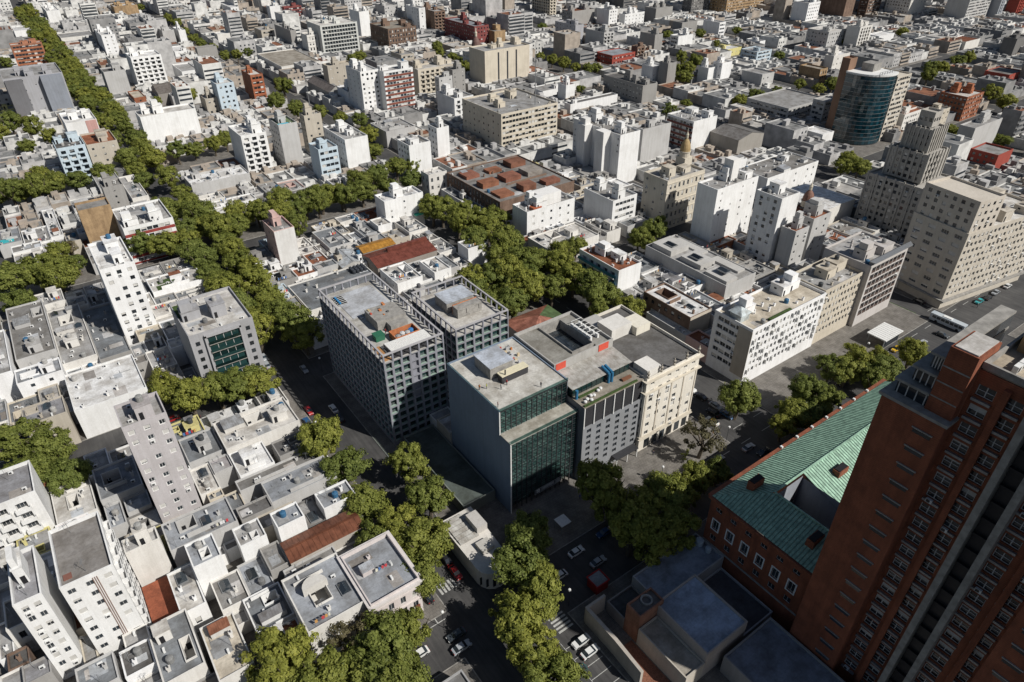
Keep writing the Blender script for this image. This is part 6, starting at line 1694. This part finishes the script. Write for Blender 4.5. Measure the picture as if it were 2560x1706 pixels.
rmats = [mat_simple('far_roof_grey', (.26, .26, .255), .85, var=.35, scale=.25), mat_simple('far_roof_pale', (.46, .44, .41), .85, var=.25, scale=.25), mat_simple('far_roof_rust', (.26, .11, .06), .85, var=.3, scale=.3)]
allm = MB()
for i in range(4):
    b = FARM[i]; n = len(allm.v)
    allm.v += b.v; allm.f += [tuple(n + q for q in f) for f in b.f]; allm.m += [i if m == 0 else m for m in b.m]
if allm.f:
    o = ob('distant_rooftops', allm.mesh('distant_rooftops', mats + rmats + ['glass']))
    o['kind'] = 'stuff'; o['label'] = 'far mass of small pale houses towards the top edge'; o['category'] = 'houses'
# ---------------------------------------------------------------- trees
def crown_mesh(seed, nclump, nleaf, mat, size=.5, sparse=False):
    r = np.random.default_rng(seed)
    cen = []; rad = []
    while len(cen) < nclump:
        p = r.uniform(-1, 1, 3)
        d = np.linalg.norm(p)
        if d > 1 or d < .25: continue
        cen.append(p * np.array([1, 1, .80]) * r.uniform(.70, .95)); rad.append(r.uniform(.09, .21))
    cen = np.array(cen) * np.array([r.uniform(.88, 1.1), r.uniform(.88, 1.1), 1]) + np.array([0, 0, 0]); rad = np.array(rad)
    ci = r.integers(0, nclump, nleaf)
    dv = r.normal(size=(nleaf, 3)); dv /= np.linalg.norm(dv, axis=1)[:, None]
    rr = r.uniform(.2, 1.0, nleaf) ** .45 * np.where(r.uniform(0, 1, nleaf) < .16, r.uniform(1.0, 1.6, nleaf), 1.0)
    P = cen[ci] + dv * (rad[ci] * rr)[:, None] * np.array([1, 1, .85])
    P0 = P / np.linalg.norm(P, axis=1)[:, None]
    nrm = dv * 1.0 + P0 * .7 + r.normal(size=(nleaf, 3)) * .5 + np.array([0, 0, .3]); nrm /= np.linalg.norm(nrm, axis=1)[:, None]
    t = np.cross(nrm, r.normal(size=(nleaf, 3))); t /= np.linalg.norm(t, axis=1)[:, None]
    bt = np.cross(nrm, t)
    s = r.uniform(.55, 1.25, nleaf)[:, None] * size / 6.0
    P = P * 1.0
    V = np.empty((nleaf, 4, 3)); V[:, 0] = P - t * s; V[:, 1] = P + bt * s * .62; V[:, 2] = P + t * s; V[:, 3] = P - bt * s * .62
    me = bpy.data.meshes.new('crown')
    me.vertices.add(nleaf * 4); me.vertices.foreach_set('co', V.reshape(-1))
    me.loops.add(nleaf * 4); me.loops.foreach_set('vertex_index', np.arange(nleaf * 4, dtype=np.int32))
    me.polygons.add(nleaf); me.polygons.foreach_set('loop_start', np.arange(0, nleaf * 4, 4, dtype=np.int32))
    me.update(calc_edges=True)
    tone = np.clip(r.uniform(0, 1, nclump)[ci] * .45 + r.uniform(0, 1, nleaf) * .55, 0, 1)
    a = me.attributes.new('tone', 'FLOAT', 'POINT'); a.data.foreach_set('value', np.repeat(tone, 4).astype(np.float32))
    me.materials.append(MT[mat])
    me.validate()
    return me
CROWNS = [crown_mesh(s, n, k, 'leaf', .28) for s, n, k in ((1, 150, 17000), (2, 90, 13000), (3, 120, 15500), (4, 70, 11500), (5, 170, 18500))]
CRDRY = [crown_mesh(9, 40, 3600, 'leafdry', .28)]
def trunk_mesh(seed):
    r = random.Random(seed); b = MB()
    def limb(p, q, r0, r1, seg=6):
        p, q = Vector(p), Vector(q); d = (q - p).normalized(); u = d.orthogonal().normalized(); v = d.cross(u); n = len(b.v)
        for c, rr in ((p, r0), (q, r1)):
            for k in range(seg):
                a = 2 * math.pi * k / seg; b.v.append(tuple(c + (u * math.cos(a) + v * math.sin(a)) * rr))
        for k in range(seg): b.f.append((n + k, n + (k + 1) % seg, n + seg + (k + 1) % seg, n + seg + k)); b.m.append(0)
    limb((0, 0, 0), (.05, 0, .35), .045, .034)
    for k in range(6):
        a = k * 1.05 + r.uniform(-.3, .3); e = (.26 * math.cos(a), .26 * math.sin(a), .58 + r.uniform(-.05, .12)); limb((.05, 0, .33), e, .024, .012)
        for _ in range(2): limb(e, (e[0] * r.uniform(1.1, 1.4), e[1] * r.uniform(1.1, 1.4), e[2] + r.uniform(.05, .18)), .011, .004, 5)
    return b.mesh('trunk', ['bark'])
TRUNKS = [trunk_mesh(s) for s in (1, 2)]
rt_ = random.Random(77)
LM2 = list(LAND)
def tree(x, y, r, k, dry=False):
    hgt = r * 2.25 * rt_.uniform(.84, 1.14)
    lab = ('sparse brownish tree' if dry else ('large leafy green plane tree' if r >= 6.4 else ('small green street tree' if r < 5 else 'green plane tree')))
    LM[:] = LM2
    lab = ' '.join(unique(lab + ' standing ' + where(x, y)).split()[:16])
    t = empty('street_tree', (x, y, 0), lab, 'tree', 'street trees')
    t.rotation_euler = (0, 0, rt_.uniform(0, 6.28))
    o = ob('trunk', TRUNKS[k % 2], t, (0, 0, 0), 0, None, (hgt, hgt, hgt))
    c = ob('crown', (CRDRY[0] if dry else CROWNS[(k * 7 + k // 5) % 5]), t, (0, 0, hgt * .64), 0, None, (r * 1.12 * rt_.uniform(.85, 1.15), r * 1.12 * rt_.uniform(.85, 1.15), hgt * .47))
for k, (x, y, r) in enumerate(TREES): tree(x, y, r, k)
for k, (x, y, r) in enumerate(SPARSE): tree(x, y, r, k, True)
# hedge under the blossom tree
hd = crown_mesh(21, 14, 1500, 'leaf', .3)
h_ = ob('hedge', hd, None, (117.5, 82.5, .9), .3, None, (2.6, 2.0, 1.0)); tag(h_, 'dark green round hedge bed on the plaza under the bare tree', 'hedge')
# ---------------------------------------------------------------- cars
CC = {'W': ((.72, .72, .70), 'white'), 'R': ((.36, .02, .02), 'red'), 'B': ((.03, .09, .20), 'dark blue'), 'S': ((.36, .38, .40), 'silver'), 'K': ((.02, .02, .024), 'black'), 'D': ((.05, .06, .07), 'dark grey'), 'G': ((.05, .09, .085), 'dark green'), 'T': ((.70, .70, .66), 'white yellow-roofed taxi'), 'C': ((.03, .34, .36), 'turquoise'), 'Y': ((.62, .40, .03), 'yellow')}
def car_parts():
    L, W = 4.3, 1.72
    P = {}
    low = [(-2.15, .32), (-2.12, .62), (-1.95, .86), (-1.15, .92), (1.75, .95), (2.08, .86), (2.15, .55), (2.12, .32)]
    b = MB(); n = len(low); hw = W / 2
    for sgn, ins in ((-1, 0), (1, 0)):
        for x, z in low: b.v.append((x, sgn * (hw - (.08 if z > .8 else 0) - (.1 if abs(x) > 2.05 else 0)), z))
    for i in range(n):
        j = (i + 1) % n; b.f.append((i, j, n + j, n + i)); b.m.append(0)
    b.f.append(tuple(range(n))[::-1]); b.m.append(0); b.f.append(tuple(range(n, 2 * n))); b.m.append(0)
    roof = [(-.35, 1.40), (1.05, 1.42)]
    m = len(b.v)
    cab = [(-1.05, .93, .76), (1.65, .955, .76), (.98, 1.40, .60), (-.38, 1.40, .60)]
    # roof plate with pillars
    b.box(-.42, -.62, 1.38, 1.0, .62, 1.44)
    P['body'] = b.mesh('body', ['car'])
    g_ = lambda *q: MB()
    b = MB(); b.quad((-1.08, -.72, .93), (-.40, -.60, 1.385), (-.40, .60, 1.385), (-1.08, .72, .93)); P['windscreen'] = b.mesh('windscreen', ['glass'])
    b = MB(); b.quad((1.68, .72, .955), (.98, .60, 1.385), (.98, -.60, 1.385), (1.68, -.72, .955)); P['rear_window'] = b.mesh('rear_window', ['glass'])
    for s, nme in ((-1, 'sl'), (1, 'sr')):
        b = MB(); q = [(-1.08, s * .74, .93), (1.68, s * .74, .955), (.98, s * .61, 1.385), (-.40, s * .61, 1.385)]
        if s > 0: q = q[::-1]
        b.quad(*q); P[nme] = b.mesh('side_window', ['glass'])
    b = MB()
    for k in range(12): pass
    w = MB(); seg = 12
    for y in (-.1, .1):
        for k in range(seg):
            a = 2 * math.pi * k / seg; w.v.append((.32 * math.cos(a), y, .32 + .32 * math.sin(a)))
    for k in range(seg): w.f.append((k, (k + 1) % seg, seg + (k + 1) % seg, seg + k)); w.m.append(0)
    w.f.append(tuple(range(seg))); w.m.append(0); w.f.append(tuple(range(2 * seg - 1, seg - 1, -1))); w.m.append(0)
    w.lathe([(.001, 0), (.001, 0)], 3) if False else None
    P['wheel'] = w.mesh('wheel', ['rubber'])
    w = MB()
    for y in (-.112, .112):
        n0 = len(w.v)
        for k in range(8): w.v.append((.19 * math.cos(k * math.pi / 4), y, .32 + .19 * math.sin(k * math.pi / 4)))
        w.f.append(tuple(range(n0, n0 + 8))); w.m.append(0)
    P['rim'] = w.mesh('rim', ['metal'])
    b = MB(); b.box(-.04, -.18, 0, .06, .18, .12); P['lamp'] = b.mesh('headlight', ['lamp'])
    b = MB(); b.box(-.06, -.16, 0, .04, .16, .14); P['tail'] = b.mesh('taillight', ['red'])
    b = MB(); b.box(-.2, -.3, 1.445, .4, .3, 1.5); b.box(-.4, -.6, 1.441, .98, .6, 1.444); P['taxi'] = b.mesh('taxi_roof', ['paint'])
    return P
CP = car_parts()
def car(x, y, ax, key, flip=False):
    col, nm = CC[key]
    LM[:] = LM2
    lab = ' '.join(unique('%s car %s' % (nm, where(x, y))).split()[:16])
    c = empty('car', (x, y, .008), lab, 'car', 'cars on the streets')
    c.rotation_euler = (0, 0, (math.pi / 2 if ax == 'y' else 0) + (math.pi if flip else 0))
    ob('body', CP['body'], c, col=col)
    for n_ in ('windscreen', 'rear_window'): ob(n_, CP[n_], c)
    ob('side_window', CP['sl'], c); ob('side_window', CP['sr'], c)
    for wx in (-1.35, 1.32):
        for wy in (-.78, .78):
            w_ = ob('wheel', CP['wheel'], c, (wx, wy, 0)); ob('rim', CP['rim'], w_)
    for wy in (-.55, .55):
        ob('headlight', CP['lamp'], c, (-2.13, wy, .60)); ob('taillight', CP['tail'], c, (2.12, wy, .66))
    if key == 'T': ob('taxi_roof', CP['taxi'], c, col=(.65, .40, .03))
placed = []
for k, (x, y, ax, key) in enumerate(CARS):
    for (px, py) in placed:
        if abs(px - x) < (4.6 if ax == 'x' else 2.0) and abs(py - y) < (2.0 if ax == 'x' else 4.6):
            if ax == 'x': x = px + (4.7 if x >= px else -4.7)
            else: y = py + (4.7 if y >= py else -4.7)
    placed.append((x, y)); car(x, y, ax, key, k % 2 == 0)
bs = empty('city_bus', (241.0, 73.5, .01), 'long pale blue-white city bus crossing the avenue junction', 'bus'); bs.rotation_euler = (0, 0, math.pi / 2)
b = MB(); b.prism([(-5.8, -1.2), (5.8, -1.2), (5.9, -1.0), (5.9, 1.0), (5.8, 1.2), (-5.8, 1.2), (-5.9, 1.0), (-5.9, -1.0)], .35, 2.95); ob('body', b.mesh('body', ['car']), bs, col=(.45, .50, .54))
for i in range(7):
    for s in (-1, 1): pbox(bs, 'window', -5.3 + i * 1.5, s * 1.21 - .006, 1.45, -4.0 + i * 1.5, s * 1.21 + .006, 2.4, 'glass')
pbox(bs, 'windscreen', -5.93, -.95, 1.2, -5.905, .95, 2.5, 'glass')
for wx in (-3.8, 3.4):
    for wy in (-1.12, 1.12): ob('wheel', CP['wheel'], bs, (wx, wy, 0), 0, None, (1.5, 1.5, 1.5))
pbox(bs, 'roof_unit', -1, -.7, 2.951, 2, .7, 3.2, 'white')
# ---------------------------------------------------------------- street lamps and people
def lamp(x, y, h, lab):
    t = empty('street_lamp', (x, y, 0), lab, 'street lamp', 'globe street lamps')
    b = MB(); b.lathe([(.12, 0), (.07, .5), (.05, h)], 8); ob('pole', b.mesh('pole', ['dmetal']), t)
    b = MB(); b.lathe([(.05, h), (.3, h + .12), (.36, h + .35), (.3, h + .58), (.06, h + .7)], 12); ob('globe', b.mesh('globe', ['white']), t)
LM[:] = LM2
for x, y in ((38.2, 83.5), (37.2, 77.5), (52.2, 112), (39.2, 112), (62, 66), (88, 80), (105, 80), (131, 80), (160, 80), (180, 80), (200, 80), (39.2, 150), (52.2, 178)):
    lamp(x, y, 5.2, ' '.join(unique('white globe street lamp ' + where(x, y)).split()[:16]))
def person_mesh():
    me = bpy.data.meshes.new('person')
    J = [(0, 0, .92), (0, 0, 1.2), (0, 0, 1.42), (0, 0, 1.52), (0, .0, 1.66), (0, 0, 1.74), (.17, 0, 1.40), (.23, .02, 1.12), (.22, -.06, .88), (-.17, 0, 1.40), (-.23, .02, 1.12), (-.22, -.08, .88),
         (.10, 0, .86), (.12, -.03, .48), (.12, .02, .07), (.12, -.14, .04), (-.10, 0, .86), (-.12, .05, .48), (-.12, .08, .07), (-.12, -.08, .04)]
    E_ = [(0, 1), (1, 2), (2, 3), (3, 4), (4, 5), (2, 6), (6, 7), (7, 8), (2, 9), (9, 10), (10, 11), (0, 12), (12, 13), (13, 14), (14, 15), (0, 16), (16, 17), (17, 18), (18, 19)]
    rad = [.15, .15, .14, .06, .11, .08, .07, .05, .04, .07, .05, .04, .10, .07, .05, .04, .10, .07, .05, .04]
    me.from_pydata(J, E_, [])
    o = bpy.data.objects.new('person', me); COL.objects.link(o)
    md = o.modifiers.new('skin', 'SKIN'); o.modifiers.new('sub', 'SUBSURF').levels = 1
    for i, v in enumerate(me.skin_vertices[0].data): v.radius = (rad[i], rad[i] * .8); v.use_root = (i == 0)
    dg = bpy.context.evaluated_depsgraph_get()
    r = bpy.data.meshes.new_from_object(o.evaluated_get(dg))
    bpy.data.objects.remove(o)
    m, nt, p = nodes('clothes_and_skin')
    tc = N(nt, 'ShaderNodeTexCoord'); sp = N(nt, 'ShaderNodeSeparateXYZ'); nt.links.new(tc.outputs['Object'], sp.inputs[0])
    oi = N(nt, 'ShaderNodeObjectInfo')
    g1 = N(nt, 'ShaderNodeMath', operation='GREATER_THAN'); g1.inputs[1].default_value = .93; nt.links.new(sp.outputs[2], g1.inputs[0])
    g2 = N(nt, 'ShaderNodeMath', operation='GREATER_THAN'); g2.inputs[1].default_value = 1.50; nt.links.new(sp.outputs[2], g2.inputs[0])
    c = mixc(nt, g1.outputs[0], (.03, .035, .05), oi.outputs['Color']); c = mixc(nt, g2.outputs[0], c, (.30, .17, .11))
    nt.links.new(c, p.inputs['Base Color']); p.inputs['Roughness'].default_value = .8
    r.materials.clear(); r.materials.append(m)
    return r
PM = person_mesh()
PPL = [(74.4, 106.2, 30.0, (.5, .03, .03), 'person in a red jacket standing by the dark cabin on the glass office roof'),
       (72.3, 105.6, 30.0, (.5, .5, .48), 'person in pale clothes beside the dark cabin door on the glass office roof'),
       (80.5, 100.6, 30.0, (.05, .05, .06), 'person in dark clothes near the front edge of the glass office roof'),
       (67.9, 100.6, 30.0, (.25, .05, .05), 'person in maroon crouched at the near corner of the glass office roof'),
       (68.0, 108.5, 30.0, (.55, .18, .04), 'person in orange at the side edge of the glass office roof'),
       (69.6, 107.8, 30.0, (.5, .55, .05), 'person in a yellow vest on the glass office roof'),
       (62.0, 146.0, 28.3, (.45, .03, .03), 'person in red on the dark-gridded tower roof'),
       (222.5, 80.5, .13, (.5, .35, .05), 'person in yellow near the white-roofed shelter'),
       (221.2, 81.5, .13, (.04, .04, .05), 'person in black near the white-roofed shelter'),
       (219.8, 80.2, .13, (.3, .3, .33), 'person in grey waiting near the white-roofed shelter'),
       (110.5, 88.2, .13, (.05, .05, .08), 'person in dark clothes by the hotel entrance'),
       (130.0, 84.0, .13, (.45, .2, .05), 'person in orange at the plaza corner by the crossing'),
       (84.0, 88.0, .13, (.08, .12, .3), 'person in blue outside the glass office'),
       (262.0, 73.0, .01, (.2, .2, .2), 'person in grey crossing toward the cream corner block')]
for x, y, z, c, l in PPL:
    o = ob('person', PM, None, (x, y, z), (x * 7) % 6, c); tag(o, l, 'person')
